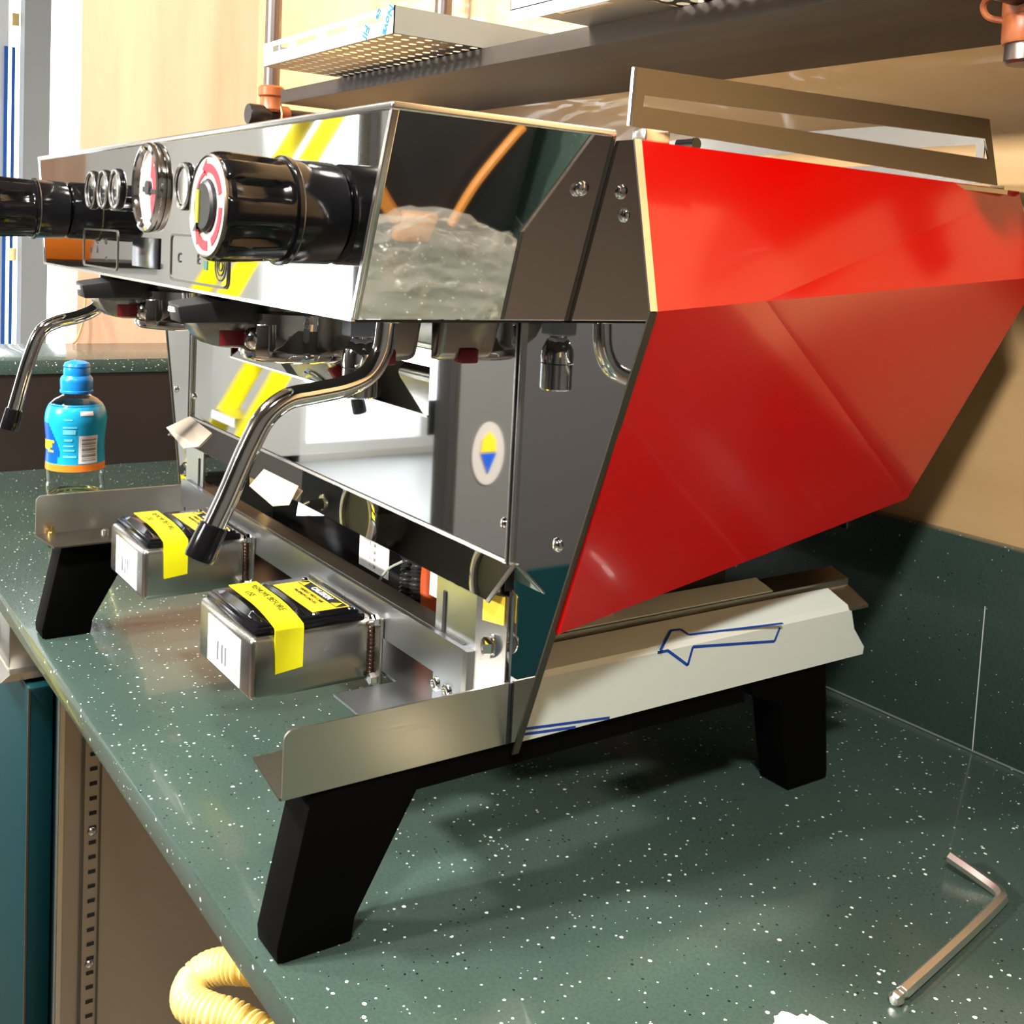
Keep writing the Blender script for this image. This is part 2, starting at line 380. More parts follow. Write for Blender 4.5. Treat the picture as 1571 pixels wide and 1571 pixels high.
# ------------------------------------------------------------------ worktop, upstand, raised ledge
WX0, WX1, WY0, WY1 = -2.0, 0.7, 0.248, 0.89
wt = tag(build('worktop', G().box(WX0, WX1, WY0, WY1, -0.022, 0.0, 0.0015), 'stone', None, at=(-0.6, 0.57, 0)),
         'dark green speckled stone worktop under the espresso machine', 'worktop')
us = tag(build('upstand', G().box(WX0, WX1, 0.890, 0.905, 0.0, 0.185, 0.001), 'stone', None, at=(-0.6, 0.9, 0)),
         'green speckled stone upstand along the wood wall behind the machine', 'upstand')
build('joint_line', G().box(-0.5402, -0.5394, 0.8896, 0.892, 0.001, 0.13), 'film_bright', us, False)
build('sealant_line', G().prism([(0.8885, 0.0002), (0.8901, 0.0002), (0.8901, 0.0014)], 'x', WX0 + .01, WX1), mat('dusty_sealant', (0.10, 0.13, 0.11), 0, 0.6), us, False)
lg = thing('raised_ledge', (-2.1, 0.55, FZ), 'raised bar ledge with green stone top and dark brown front left of the bottle', 'ledge')
build('stone_top', G().box(-2.269, -1.997, 0.20, 0.904, 0.163, 0.187, 0.001), 'stone', lg)
build('front_panel', G().box(-2.24, -2.0005, 0.21, 0.904, FZ, 0.163), 'dark_panel', lg, False)
cb = tag(build('loose_cable', G().tube([(-2.262, 0.566, 0.275), (-2.255, 0.560, 0.23), (-2.25, 0.550, 0.20), (-2.24, 0.540, 0.1895)], 0.0022, 8, 5), 'cable', None, at=(-2.25, 0.56, 0.19)),
         'thin tan cable hanging onto the ledge behind the left steam wand', 'cable')

# ------------------------------------------------------------------ below the worktop
sc = thing('open_steel_cabinet', (-0.6, 0.6, FZ), 'open stainless cabinet with slotted shelf rail below the worktop', 'cabinet')
build('side_panel', G().box(-1.268, -1.25, 0.296, 0.88, FZ, -0.024), 'cab_steel', sc, False)
build('front_lip', G().box(-1.2505, -1.2465, 0.294, 0.299, FZ, -0.024), 'edge', sc, False)
build('back_panel', G().box(-1.25, 0.6, 0.86, 0.88, FZ, -0.024), 'cab_steel', sc, False)
build('bottom_panel', G().box(-1.25, 0.6, 0.30, 0.86, FZ + .02, FZ + .04), 'cab_steel', sc, False)
g = G(); g.box(-1.25, -1.2465, 0.3205, 0.3375, FZ + .05, -0.03)
rail = build('slotted_rail', g, 'cab_steel', sc, False)
g = G(); g.box(-1.2466, -1.2440, 0.3188, 0.3206, FZ + .05, -0.03); g.box(-1.2466, -1.2440, 0.3374, 0.3392, FZ + .05, -0.03)
build('rail_lip', g, 'steel_dark', rail, False)
for k in range(42):
    z = -0.10 - k * 0.0172
    build('slot', G().box(-1.2464, -1.2458, 0.3265, 0.3345, z - .0021, z + .0021), 'black_void', rail, False)
for z in (-0.259, -0.416):
    build('screw', G().dome((-1.2462, 0.3298, z), (1, 0, 0), 0.0052, 0.003, 12, 3), 'edge', rail)
fr = thing('undercounter_fridge', (-1.55, 0.55, FZ), 'undercounter fridge with teal door and steel head strip at the left edge', 'fridge')
build('door', G().box(-1.98, -1.302, 0.272, 0.30, FZ + .08, -0.103, 0.003), 'teal', fr)
build('cabinet_body', G().box(-1.99, -1.272, 0.302, 0.87, FZ, -0.024), 'teal_dark', fr, False)
build('door_edge', G().box(-1.302, -1.298, 0.2715, 0.2735, FZ + .08, -0.103), 'steel_dark', fr, False)
hs = build('head_strip', G().box(-1.98, -1.335, 0.258, 0.302, -0.092, -0.024, 0.002), 'steel', fr)
build('door_ledge', G().prism([(0.246, -0.098), (0.302, -0.098), (0.302, -0.090), (0.256, -0.090)], 'x', -1.98, -1.318), 'edge', fr)
build('lock', G().box(-1.50, -1.40, 0.2545, 0.2585, -0.085, -0.050, 0.008, 3), 'black_gloss', hs)
build('lock_ring', G().lathe([(0.013, 0), (0.013, .002), (0.010, .003), (0.010, 0)], (-1.437, 0.2545, -0.067), (0, -1, 0), 20, True), 'edge', hs)

HP = [(-0.615, 0.36, -0.07), (-0.668, 0.309, -0.078), (-0.709, 0.279, -0.088), (-0.722, 0.2633, -0.10), (-0.7027, 0.2521, -0.10), (-0.684, 0.2595, -0.10), (-0.666, 0.2745, -0.102), (-0.62, 0.300, -0.115), (-0.55, 0.35, -0.18), (-0.50, 0.45, -0.4), (-0.5, 0.5, -0.86)]
ho = tag(build('drain_hose', G().tube(HP, 0.011, 18, 34, True, lambda l: 0.0108 + 0.0016 * (1 if (l / 0.0040) % 1 < 0.55 else -0.2)), 'hose', None, at=(-0.66, 0.29, -0.1), angle=80),
         'yellow corrugated drain hose looping out under the worktop edge', 'hose')

# ------------------------------------------------------------------ shelf on pipes, two trays
sh = tag(build('wall_shelf', G().box(-1.612, -0.2, 0.68, 0.904, 0.614, 0.634, 0.0012), 'shelf', None, at=(-0.9, 0.8, 0.614)),
         'dark stained wooden shelf on pipe brackets above the machine', 'shelf')
def bracket(x, label, zt, zb):
    t = thing('pipe_bracket', (x, 0.69, zb), label, 'bracket', None)
    build('upright_pipe', G().cyl((x, 0.69, zb), (x, 0.69, zt), 0.0125), 'pipe', t)
    build('support_pipe', G().cyl((x + .002, 0.655, 0.603), (x + .002, 0.904, 0.603), 0.0108), 'pipe_black', t)
    f = build('leather_wrap', G().lathe([(0.0165, 0.606), (0.019, 0.610), (0.0165, 0.618), (0.017, 0.628), (0.0200, 0.631), (0.0200, 0.643), (0.0170, 0.646)], (x, 0.69, 0), (0, 0, 1), 24).cyl((x + .002, 0.700, 0.600), (x + .002, 0.716, 0.600), 0.0178), 'copper', t)
    build('end_cap', G().lathe([(0.0150, 0), (0.0160, .002), (0.0160, .03), (0.014, .034)], (x + .002, 0.652, 0.600), (0, 1, 0), 24), 'pipe_black', t)
    build('leather_lace', G().lathe([(0.0190, 0), (0.0205, .0012), (0.0190, .0024)], (x + .002, 0.6985, 0.600), (0, 1, 0), 24, True), 'hose', f)
    return t
bracket(-1.672, 'left pipe bracket with a brown leather wrap at the shelf end', 1.899, 0.606)
t = thing('pipe_bracket', (-0.428, 0.70, 0.56), 'right pipe bracket wrapped in orange leather at the photo corner', 'bracket')
build('upright_pipe', G().lathe([(0.0135, 0.555), (0.0155, 0.557), (0.0155, 0.572), (0.0135, 0.575), (0.0135, 0.72)], (-0.428, 0.70, 0), (0, 0, 1), 24), 'pipe', t)
f = build('leather_wrap', G().lathe([(0.0170, 0.568), (0.0180, 0.570), (0.0182, 0.584), (0.0176, 0.5855), (0.0188, 0.587), (0.0190, 0.600), (0.0180, 0.6015), (0.0190, 0.603), (0.0190, 0.625)], (-0.428, 0.70, 0), (0, 0, 1), 28), 'copper', t)
build('support_pipe', G().cyl((-0.428, 0.66, 0.600), (-0.428, 0.903, 0.600), 0.010), 'pipe_black', t)
build('leather_lace', G().tube([(-0.444, 0.690, 0.603), (-0.456, 0.688, 0.597), (-0.454, 0.690, 0.588), (-0.443, 0.694, 0.584)], 0.0022, 8, 6), 'copper', f)
tag(build('wall_pipe', G().cyl((-1.45, 0.86, 0.634), (-1.45, 0.86, 1.3), 0.0125), 'pipe', None, at=(-1.45, 0.86, 0.634)), 'thin dark pipe standing on the shelf behind the slotted tray', 'pipe')

def perforated(x0, x1, y0, y1, z, nx, ny, r=0.27):
    g = G(); dx, dy = (x1 - x0) / nx, (y1 - y0) / ny
    for i in range(nx):
        for j in range(ny):
            cx, cy = x0 + (i + .5) * dx, y0 + (j + .5) * dy
            sq = [(-1, -1), (0, -1), (1, -1), (1, 0), (1, 1), (0, 1), (-1, 1), (-1, 0)]
            o = [g.b.verts.new((cx + a * dx / 2, cy + b * dy / 2, z)) for a, b in sq]
            n = []
            for a, b in sq:
                l = math.hypot(a, b); n.append(g.b.verts.new((cx + a / l * dx * r, cy + b / l * dy * r, z)))
            for k in range(8):
                g._face([o[k], o[(k + 1) % 8], n[(k + 1) % 8], n[k]])
    bmesh.ops.remove_doubles(g.b, verts=g.b.verts, dist=1e-5)
    return g
def slotwall(x0, x1, y, z0, z1, slots, th=0.0012):   # front wall with open slots, strip by strip
    g = G(); zs0, zs1 = z0 + (z1 - z0) * 0.52, z0 + (z1 - z0) * 0.78
    g.box(x0, x1, y, y + th, z0, zs0); g.box(x0, x1, y, y + th, zs1, z1)
    c = x0
    for a, b in slots:
        g.box(c, a, y, y + th, zs0, zs1); c = b
    g.box(c, x1, y, y + th, zs0, zs1); return g
t1 = thing('slotted_tray', (-1.235, 0.69, 0.634), 'perforated steel tray with blue lettered white film on the shelf left', 'tray')
tx0, tx1, ty0, ty1, tz0, tz1 = -1.412, -1.061, 0.57, 0.80, 0.6345, 0.663
build('base', perforated(tx0, tx1, ty0, ty1, tz0, 20, 12, 0.24), 'steel_dark', t1, False)
fw = build('front_wall', slotwall(tx0, tx1, ty0, tz0, tz1, [(-1.383, -1.331), (-1.309, -1.253), (-1.229, -1.170), (-1.147, -1.085)]), 'film_bright', t1, False)
build('end_wall', G().box(tx1 - .0012, tx1, ty0, ty1, tz0, tz1), 'film_darkened', t1, False)
build('end_wall', G().box(tx0, tx0 + .0012, ty0, ty1, tz0, tz1), 'film_darkened', t1, False)
build('rear_wall', G().box(tx0, tx1, ty1 - .0012, ty1, tz0, tz1), 'film', t1, False)
for x in (-1.3590, -1.2265): build('film_seam', G().box(x - .0022, x + .0022, ty0 - .0006, ty0, tz0 + .001, tz1 - .001), mat('pale_blue_ink', (0.16, 0.38, 0.72), 0, 0.4), fw, False)
LU, LV = (-0.45, 0, -0.9), (0.9, 0, -0.45)
text('film_lettering', 'Nova', 0.0150, 'sky_ink', (-1.0735, ty0 - .0005, 0.6490), LU, LV, fw, bold=0.00045)
text('film_lettering', 'ce', 0.0130, 'sky_ink', (-1.0945, ty0 - .0005, 0.6580), LU, LV, fw, bold=0.0004)
text('film_lettering', 'Fil', 0.0165, 'sky_ink', (-1.1230, ty0 - .0005, 0.6430), LU, LV, fw, bold=0.00045)
t2 = thing('slotted_tray', (-0.64, 0.70, 0.634), 'white filmed tray with a blue star outline on the shelf right', 'tray')
tx0, tx1, ty0, ty1, tz0, tz1 = -0.872, -0.47, 0.588, 0.82, 0.6345, 0.70
fw = build('front_wall', G().box(tx0, tx1, ty0, ty0 + .0012, tz0 - .012, tz1), 'film_bright', t2, False)
build('end_wall', G().box(tx0, tx0 + .0012, ty0, ty1, tz0, tz1), 'film_darkened', t2, False)
build('base', perforated(-0.745, tx1, ty0 + .0012, ty1, tz0, 16, 12, 0.34), 'steel_dark', t2, False)
build('base_flange', G().ringprism([(tx0, ty0), (-0.745, ty0), (-0.745, ty1), (tx0, ty1)], [(-0.845, ty0 + .022), (-0.775, ty0 + .022), (-0.775, ty0 + .042), (-0.845, ty0 + .042)], 'z', tz0 - .0012, tz0), 'steel', t2, False)
build('film_print', G().sheet([(-0.800, ty0 - .0004, 0.665), (-0.770, ty0 - .0004, 0.640), (-0.767, ty0 - .0004, 0.644), (-0.797, ty0 - .0004, 0.668)], .0003)
      .sheet([(-0.770, ty0 - .0004, 0.640), (-0.765, ty0 - .0004, 0.668), (-0.769, ty0 - .0004, 0.668), (-0.772, ty0 - .0004, 0.645)], .0003), 'sky_ink', fw, False)

# ------------------------------------------------------------------ the espresso machine
XC = -0.8825
mc = thing('espresso_machine', (XC, 0.52, 0.0), 'two group espresso machine with polished steel front and red faceted side panel', 'coffee machine')
def mir(x): return 2 * XC - x
def both(f):                # right side, then the mirrored left side
    f(lambda x: x); f(mir)

# legs and side beams
front_leg = [(0.2560, 0.001), (0.3030, 0.0), (0.3052, 0.0145), (0.3444, 0.0845), (0.3444, 0.0995), (0.2740, 0.0995), (0.2552, 0.010)]
rear_leg = [(0.6872, 0.0), (0.7330, 0.0), (0.7335, 0.006), (0.7220, 0.0995), (0.6300, 0.0995), (0.6430, 0.0845), (0.6700, 0.075), (0.6800, 0.028), (0.6865, 0.008)]
def legs(m):
    for prof in (front_leg, rear_leg):
        a, b = sorted((m(-0.570), m(-0.600)))
        build('leg', G().prism(prof, 'x', a, b, 0.0012), 'black_coat', mc)
    a, b = sorted((m(-0.5705), m(-0.600)))
    build('side_beam', G().box(a, b, 0.3440, 0.6305, 0.0845, 0.0995), 'black_coat', mc)
both(legs)

# front side rails: upright plate with rounded corner, floor flange and screws
def arc(cy, cz, r, a0, a1, n=5): return [(cy + r * math.cos(math.radians(a0 + (a1 - a0) * i / n)), cz + r * math.sin(math.radians(a0 + (a1 - a0) * i / n))) for i in range(n + 1)]
def rails(m):
    a, b = sorted((m(-0.5680), m(-0.5697)))
    r = build('side_rail', G().prism([(0.2545, 0.1005), (0.4080, 0.1005), (0.4080, 0.1412)] + arc(0.2605, 0.1352, 0.006, 90, 180), 'x', a, b), 'steel', mc)
    fl = [(m(-0.5690), 0.2545), (m(-0.5700), 0.2535), (m(-0.6250), 0.2600), (m(-0.6250), 0.4085), (m(-0.5690), 0.4085)]
    build('gap_strip', G().box(*sorted((m(-0.5676), m(-0.5690))), 0.4080, 0.4098, 0.1005, 0.1405), 'black_void', r, False)
    build('floor_flange', G().prism(fl, 'z', 0.1000, 0.1016), 'steel_dark', r, False)
    for y, h in ((0.268, 0.010), (0.318, 0.004), (0.362, 0.004)):
        sx = m(-0.5775 if h > .005 else -0.590)
        build('screw', G().lathe([(0.0042, 0), (0.0042, .003), (0.0026, .0035), (0.0026, h)], (sx, y, 0.1016), (0, 0, 1), 12), 'brass' if h > .005 else 'edge', r)
both(rails)

# film covered side channels behind the wings, with the blue star print
def channel(m):
    sec = [(-0.5670, 0.1000), (-0.5670, 0.1400), (-0.5690, 0.1440), (-0.5900, 0.1520), (-0.5900, 0.1495), (-0.5705, 0.1415), (-0.5690, 0.1385), (-0.5690, 0.1000)]
    sec = [(m(x), z) for x, z in sec]
    c = build('side_channel', G().prism(sec, 'y', 0.4180, 0.742), 'film', mc, False)
    y0, y1 = 0.742, 0.7635
    build('channel_end', G().prism([(y0, 0.1000), (y1, 0.1000), (y1 + .001, 0.106), (y0 + .008, 0.1235), (y0 + .003, 0.139), (y0, 0.1405)], 'x', *sorted((m(-0.5670), m(-0.5690)))), 'film', c, False)
    sec2 = [(-0.5715, 0.1395), (-0.5935, 0.1500), (-0.5935, 0.1555), (-0.6120, 0.1610), (-0.6120, 0.1590), (-0.5950, 0.1535), (-0.5950, 0.1480), (-0.5715, 0.1370)]
    build('inner_channel', G().prism([(m(x), z) for x, z in sec2], 'y', 0.4180, 0.772), 'steel', c, False)
    sec3 = [(-0.5940, 0.1562), (-0.6125, 0.1617), (-0.6125, 0.1627), (-0.5940, 0.1572)]
    build('film_strip', G().prism([(m(x), z) for x, z in sec3], 'y', 0.4180, 0.680), 'film', c, False)
    g = G(); x = -0.5668
    P = [(0.5345, 0.1400), (0.5442, 0.1398), (0.5646, 0.1255), (0.5686, 0.1385), (0.6551, 0.1285), (0.6601, 0.1385)]
    def stroke(p, q, w):
        d = Vector((q[0] - p[0], q[1] - p[1])); n = Vector((-d.y, d.x)).normalized() * w / 2
        g.prism([(p[0] - n.x, p[1] - n.y), (q[0] - n.x, q[1] - n.y), (q[0] + n.x, q[1] + n.y), (p[0] + n.x, p[1] + n.y)], 'x', *sorted((m(x), m(x - .0004))))
    for p, q in zip(P, P[1:]): stroke(p, q, 0.0021)
    def top(y, t): return (m(-0.5690 - 0.021 * t), y, 0.1443 + 0.0080 * t)
    T = [(0.5330, 0.02), (0.5345, -.22), (0.5580, .50), (0.5670, .46), (0.5690, .16), (0.6601, -.22)]
    for p, q in zip(T[1:], T[2:]):
        a, b = Vector(top(*p)), Vector(top(*q)); d = (b - a).normalized(); nn = Vector((m(.008) - m(0), 0, 0.021)).normalized(); w = d.cross(nn).normalized() * .0009
        g.sheet([a - w, b - w, b + w, a + w], .0003)
    build('star_print', g, 'blue_ink', c, False)
    for p, q in (((0.4200, 0.1083), (0.4935, 0.1010)), ((0.4195, 0.1048), (0.4640, 0.1005))):
        g = G(); stroke(p, q, 0.0018); build('stripe_print', g, 'blue_ink', c, False)
both(channel)

# base plate, inner housing, rear panel
build('base_plate', G().prism([(-0.690, 0.345), (-0.570, 0.345), (-0.570, 0.76), (mir(-0.570), 0.76), (mir(-0.570), 0.345), (mir(-0.690), 0.345), (mir(-0.690), 0.395), (-0.690, 0.395)], 'z', 0.0995, 0.1012), 'alu', mc, False)
build('inner_housing', G().box(mir(-0.620), -0.620, 0.462, 0.74, 0.235, 0.476).box(-0.86, -0.627, 0.60, 0.66, 0.1015, 0.236), 'black_void', mc, False)
build('rear_panel', G().box(mir(-0.617), -0.617, 0.7945, 0.7960, 0.1900, 0.400), 'mirror_grey', mc, False)
build('top_plate', G().box(mir(-0.500), -0.500, 0.412, 0.805, 0.478, 0.4815), 'steel', mc, False)

# red faceted side panels
def red(m):
    A = (-0.4790, 0.4135, 0.4815); B = (-0.5062, 0.830, 0.4826); C = (-0.4850, 0.835, 0.4164); D = (-0.5555, 0.790, 0.2302)
    E = (-0.5266, 0.4135, 0.1853); F = (-0.4574, 0.4135, 0.3880); P = (-0.4656, 0.5088, 0.3945)
    V = [Vector((m(p[0]), p[1], p[2])) for p in (A, B, C, D, E, F, P)]
    back = [v + Vector((m(-0.014) - m(0), 0, 0)) for v in V]
    g = G(); f = [g.b.verts.new(v) for v in V]; k = [g.b.verts.new(v) for v in back]
    fs = [g._face([f[i] for i in q]) for q in ((0, 6, 5), (0, 1, 6), (1, 2, 6), (2, 3, 6), (3, 4, 6), (4, 5, 6))]
    fs += [g._face([k[i] for i in q]) for q in ((5, 6, 0), (6, 1, 0), (6, 2, 1), (6, 3, 2), (6, 4, 3), (6, 5, 4))]
    for i in range(6): fs.append(g._face([f[i], k[i], k[(i + 1) % 6], f[(i + 1) % 6]]))
    bmesh.ops.recalc_face_normals(g.b, faces=fs)
    p = build('side_panel', g, 'red', mc, False)
    # bright edge strip along the slanted rear edge and along the top
    for (a, b) in ((3, 2), (2, 1)):
        va, vb = V[a] + Vector((m(-.004) - m(0), 0.0015, 0)), V[b] + Vector((m(-.004) - m(0), 0.0015, 0))
        s = Vector((m(-.004) - m(0), 0.0045, 0)); w = Vector((m(-.010) - m(0), 0, 0))
        build('edge_strip', G().hexa([va, va + s, va + s + w, va + w, vb, vb + s, vb + s + w, vb + w]), 'edge', p, False)
    build('top_strip', G().box(*sorted((m(-0.500), m(-0.512))), 0.80, 0.833, 0.4815, 0.4845), 'edge', p, False)
both(red)

# polished wings that carry the side panels
def wing(m):
    pts = [(-0.4790, 0.4815), (-0.4574, 0.3880), (-0.5630, 0.0975), (-0.5715, 0.0975), (-0.5715, 0.1440), (-0.5765, 0.2170), (-0.5765, 0.3800), (-0.5300, 0.3805), (-0.4952, 0.4815)]
    w = build('wing', G().prism([(m(x), z) for x, z in pts], 'y', 0.4100, 0.4120), 'mirror', mc, False)
    e = [(-0.4790, 0.4815), (-0.4574, 0.3880), (-0.5630, 0.0960)]
    for a, b in zip(e, e[1:]):
        d = (Vector(b) - Vector(a)).normalized(); n = Vector((d[1], -d[0])) * -0.0013
        q = [a, b, (b[0] + n[0], b[1] + n[1]), (a[0] + n[0], a[1] + n[1])]
        build('edge_flange', G().prism([(m(x), z) for x, z in q], 'y', 0.4088, 0.4140), 'edge' if a[1] > .45 else 'steel_dark', w, False)
    for x, z in ((-0.5278, 0.2412), (-0.4845, 0.440)):
        build('screw', G().dome((m(x), 0.4100, z), (0, -1, 0), 0.0044, 0.0028), 'chrome', w)
    return w
both(wing)

# polished splash panel with its angled fold, lower band and end strips
sp = build('splash_panel', G().box(mir(-0.5775), -0.5775, 0.4105, 0.4120, 0.217, 0.2950), 'mirror', mc, False)
build('upper_sheet', G().box(mir(-0.6700), -0.6700, 0.4265, 0.4280, 0.3270, 0.3900), 'mirror', sp, False)
build('angled_fold', G().sheet([(mir(-0.688), 0.4105, 0.2950), (-0.688, 0.4105, 0.2950), (-0.674, 0.4265, 0.3270), (mir(-0.674), 0.4265, 0.3270)], 0.0012), 'mirror', sp, False)
build('fold_edge', G().box(mir(-0.688), -0.688, 0.4095, 0.4106, 0.2940, 0.2958), 'edge', sp, False)
build('column_cover', G().box(-0.688, -0.5775, 0.4105, 0.4118, 0.2950, 0.3900), 'mirror', sp, False)
build('column_cover', G().box(mir(-0.5775), mir(-0.688), 0.4105, 0.4118, 0.2950, 0.3900), 'mirror', sp, False)
for m in (lambda x: x, mir):
    for a, b in ((-0.5735, -0.5752), (-0.5772, -0.5795)):
        build('end_strip', G().box(*sorted((m(a), m(b))), 0.4075, 0.4102, 0.217, 0.372), 'edge', sp, False)
    build('gap_line', G().box(*sorted((m(-0.5756), m(-0.5769))), 0.4068, 0.4105, 0.1990, 0.372), 'black_void', sp, False)
    build('screw', G().dome((m(-0.5855), 0.4105, 0.2408), (0, -1, 0), 0.0038, 0.0026), 'chrome', sp)
band = build('drip_band', G().sheet([(mir(-0.5720), 0.4100, 0.2165), (-0.5720, 0.4100, 0.2165), (-0.5700, 0.3895, 0.1968), (mir(-0.5700), 0.3895, 0.1968)], 0.0012), 'mirror', mc, False)
build('fold_line', G().sheet([(mir(-0.5720), 0.4098, 0.2178), (-0.5720, 0.4098, 0.2178), (-0.5720, 0.4080, 0.2152), (mir(-0.5720), 0.4080, 0.2152)], 0.0006), 'edge', band, False)
for m in (lambda x: x, mir):
    build('end_fold', G().sheet([(m(-0.5720), 0.4095, 0.2175), (m(-0.5685), 0.4095, 0.2175), (m(-0.5665), 0.3885, 0.1965), (m(-0.5700), 0.3885, 0.1965)], 0.0012), 'edge', band, False)
peach_reflection = mat('beige_wall_reflection', (0.62, 0.48, 0.31), 0.0, 0.4)  # reflection of the wood wall put into the beige colour
build('film_flap', G().sheet([(-1.195, 0.3860, 0.2050), (-1.178, 0.4060, 0.2190), (-1.105, 0.4040, 0.2130), (-1.105, 0.3905, 0.2000), (-1.135, 0.3850, 0.1930)], 0.0006), mat('curled_grey_film', (0.48, 0.42, 0.34), 0.3, 0.4), band, False)
build('film_flap', G().sheet([(-0.950, 0.3835, 0.1920), (-0.945, 0.3950, 0.2075), (-0.870, 0.3950, 0.2075), (-0.862, 0.3835, 0.1940), (-0.890, 0.3810, 0.1870)], 0.0006), peach_reflection, band, False)
build('film_flap', G().sheet([(-0.855, 0.3890, 0.1975), (-0.805, 0.3890, 0.1975), (-0.832, 0.3865, 0.1915), (-0.852, 0.3860, 0.1870)], 0.0006), 'mirror_grey', band, False)

# front housing: polished box with top lip, corner edges, screws
f_top, f_bot = 0.4840, 0.3770
xt, xb = -0.4950, -0.5300
hp = [(mir(xb), 0.268, f_bot), (xb, 0.268, f_bot), (xb, 0.4098, f_bot), (mir(xb), 0.4098, f_bot), (mir(xt), 0.268, f_top), (xt, 0.268, f_top), (xt, 0.4098, f_top), (mir(xt), 0.4098, f_top)]
hb = build('front_housing', G().hexa(hp, 0.0006, 1), 'mirror', mc, True, 20)
build('top_lip', G().box(mir(xt) - .001, xt + .001, 0.2665, 0.410, f_top - .0005, f_top + .0036, 0.0014, 3), 'edge', hb)
for m in (lambda x: x, mir):
    a, b = Vector((m(xb), 0.268, f_bot)), Vector((m(xt), 0.268, f_top)); s = m(1) - m(0)
    o = Vector((0.0010 * s, -0.0010, 0)); w = Vector((-0.0042 * s, 0, 0)); dd = Vector((0, 0.0040, 0))
    build('corner_edge', G().hexa([a + o, a + o + w, a + w + dd, a + o + dd, b + o, b + o + w, b + w + dd, b + o + dd], 0.0006, 1), 'edge', hb)
    a, b = Vector((m(xb), 0.4076, f_bot)), Vector((m(xt), 0.4076, f_top)); o = Vector((0.0006 * s, 0, 0)); dd = Vector((0, 0.0022, 0)); w = Vector((-0.002 * s, 0, 0))
    build('seam_edge', G().hexa([a + o, a + o + w, a + w + dd, a + o + dd, b + o, b + o + w, b + w + dd, b + o + dd]), 'steel_dark', hb, False)
    build('screw', G().dome((m(-0.5050), 0.3957, 0.4540), (0.95 * s, 0, -0.31), 0.0046, 0.0030), 'chrome', hb)
build('bottom_plate', G().box(mir(xb) + .002, xb - .002, 0.2705, 0.4075, f_bot - .0016, f_bot - .0004), 'black_void', hb, False)
build('bottom_edge', G().box(mir(xb), xb, 0.2668, 0.2690, f_bot - .001, f_bot + .0010), 'edge', hb, False)

# cup rail on top: slotted side plates coloured as shaded, slotted back plate as lit
def plate_ring(m):
    return G().ringprism([(0.4240, 0.4915), (0.7905, 0.4840), (0.7725, 0.5318), (0.4253, 0.5250)], [(0.4325, 0.5035), (0.7765, 0.5025), (0.7690, 0.5172), (0.4330, 0.5100)], 'x', *sorted((m(-0.4995), m(-0.5012))))
cr = build('cup_rail', plate_ring(lambda x: x), 'steel_dark', mc, False)
build('side_plate', plate_ring(mir), 'steel_dark', cr, False)
build('front_edge', G().tube([(-0.5003, 0.4236, 0.4915), (-0.5003, 0.4249, 0.5245)], 0.0017, 8, 1, False), 'edge', cr)
build('front_edge', G().tube([(mir(-0.5003), 0.4236, 0.4915), (mir(-0.5003), 0.4249, 0.5245)], 0.0017, 8, 1, False), 'edge', cr)
build('back_plate', G().ringprism([(mir(-0.5012), 0.4840), (-0.5012, 0.4840), (-0.5012, 0.5318), (mir(-0.5012), 0.5318)], [(mir(-0.5080), 0.5000), (-0.5080, 0.5000), (-0.5080, 0.5130), (mir(-0.5080), 0.5130)], 'y', 0.7715, 0.7730), 'edge', cr, False)
for x in (-0.5012, mir(-0.5012)):
    build('mounting_foot', G().box(*sorted((x - .001, x + .011)), 0.427, 0.447, 0.4815, 0.4905, 0.002), 'edge', cr)
    build('mounting_screw', G().cyl((x - .012, 0.475, 0.486), (x + .003, 0.475, 0.486), 0.0038, None, 14), 'black_gloss', cr)

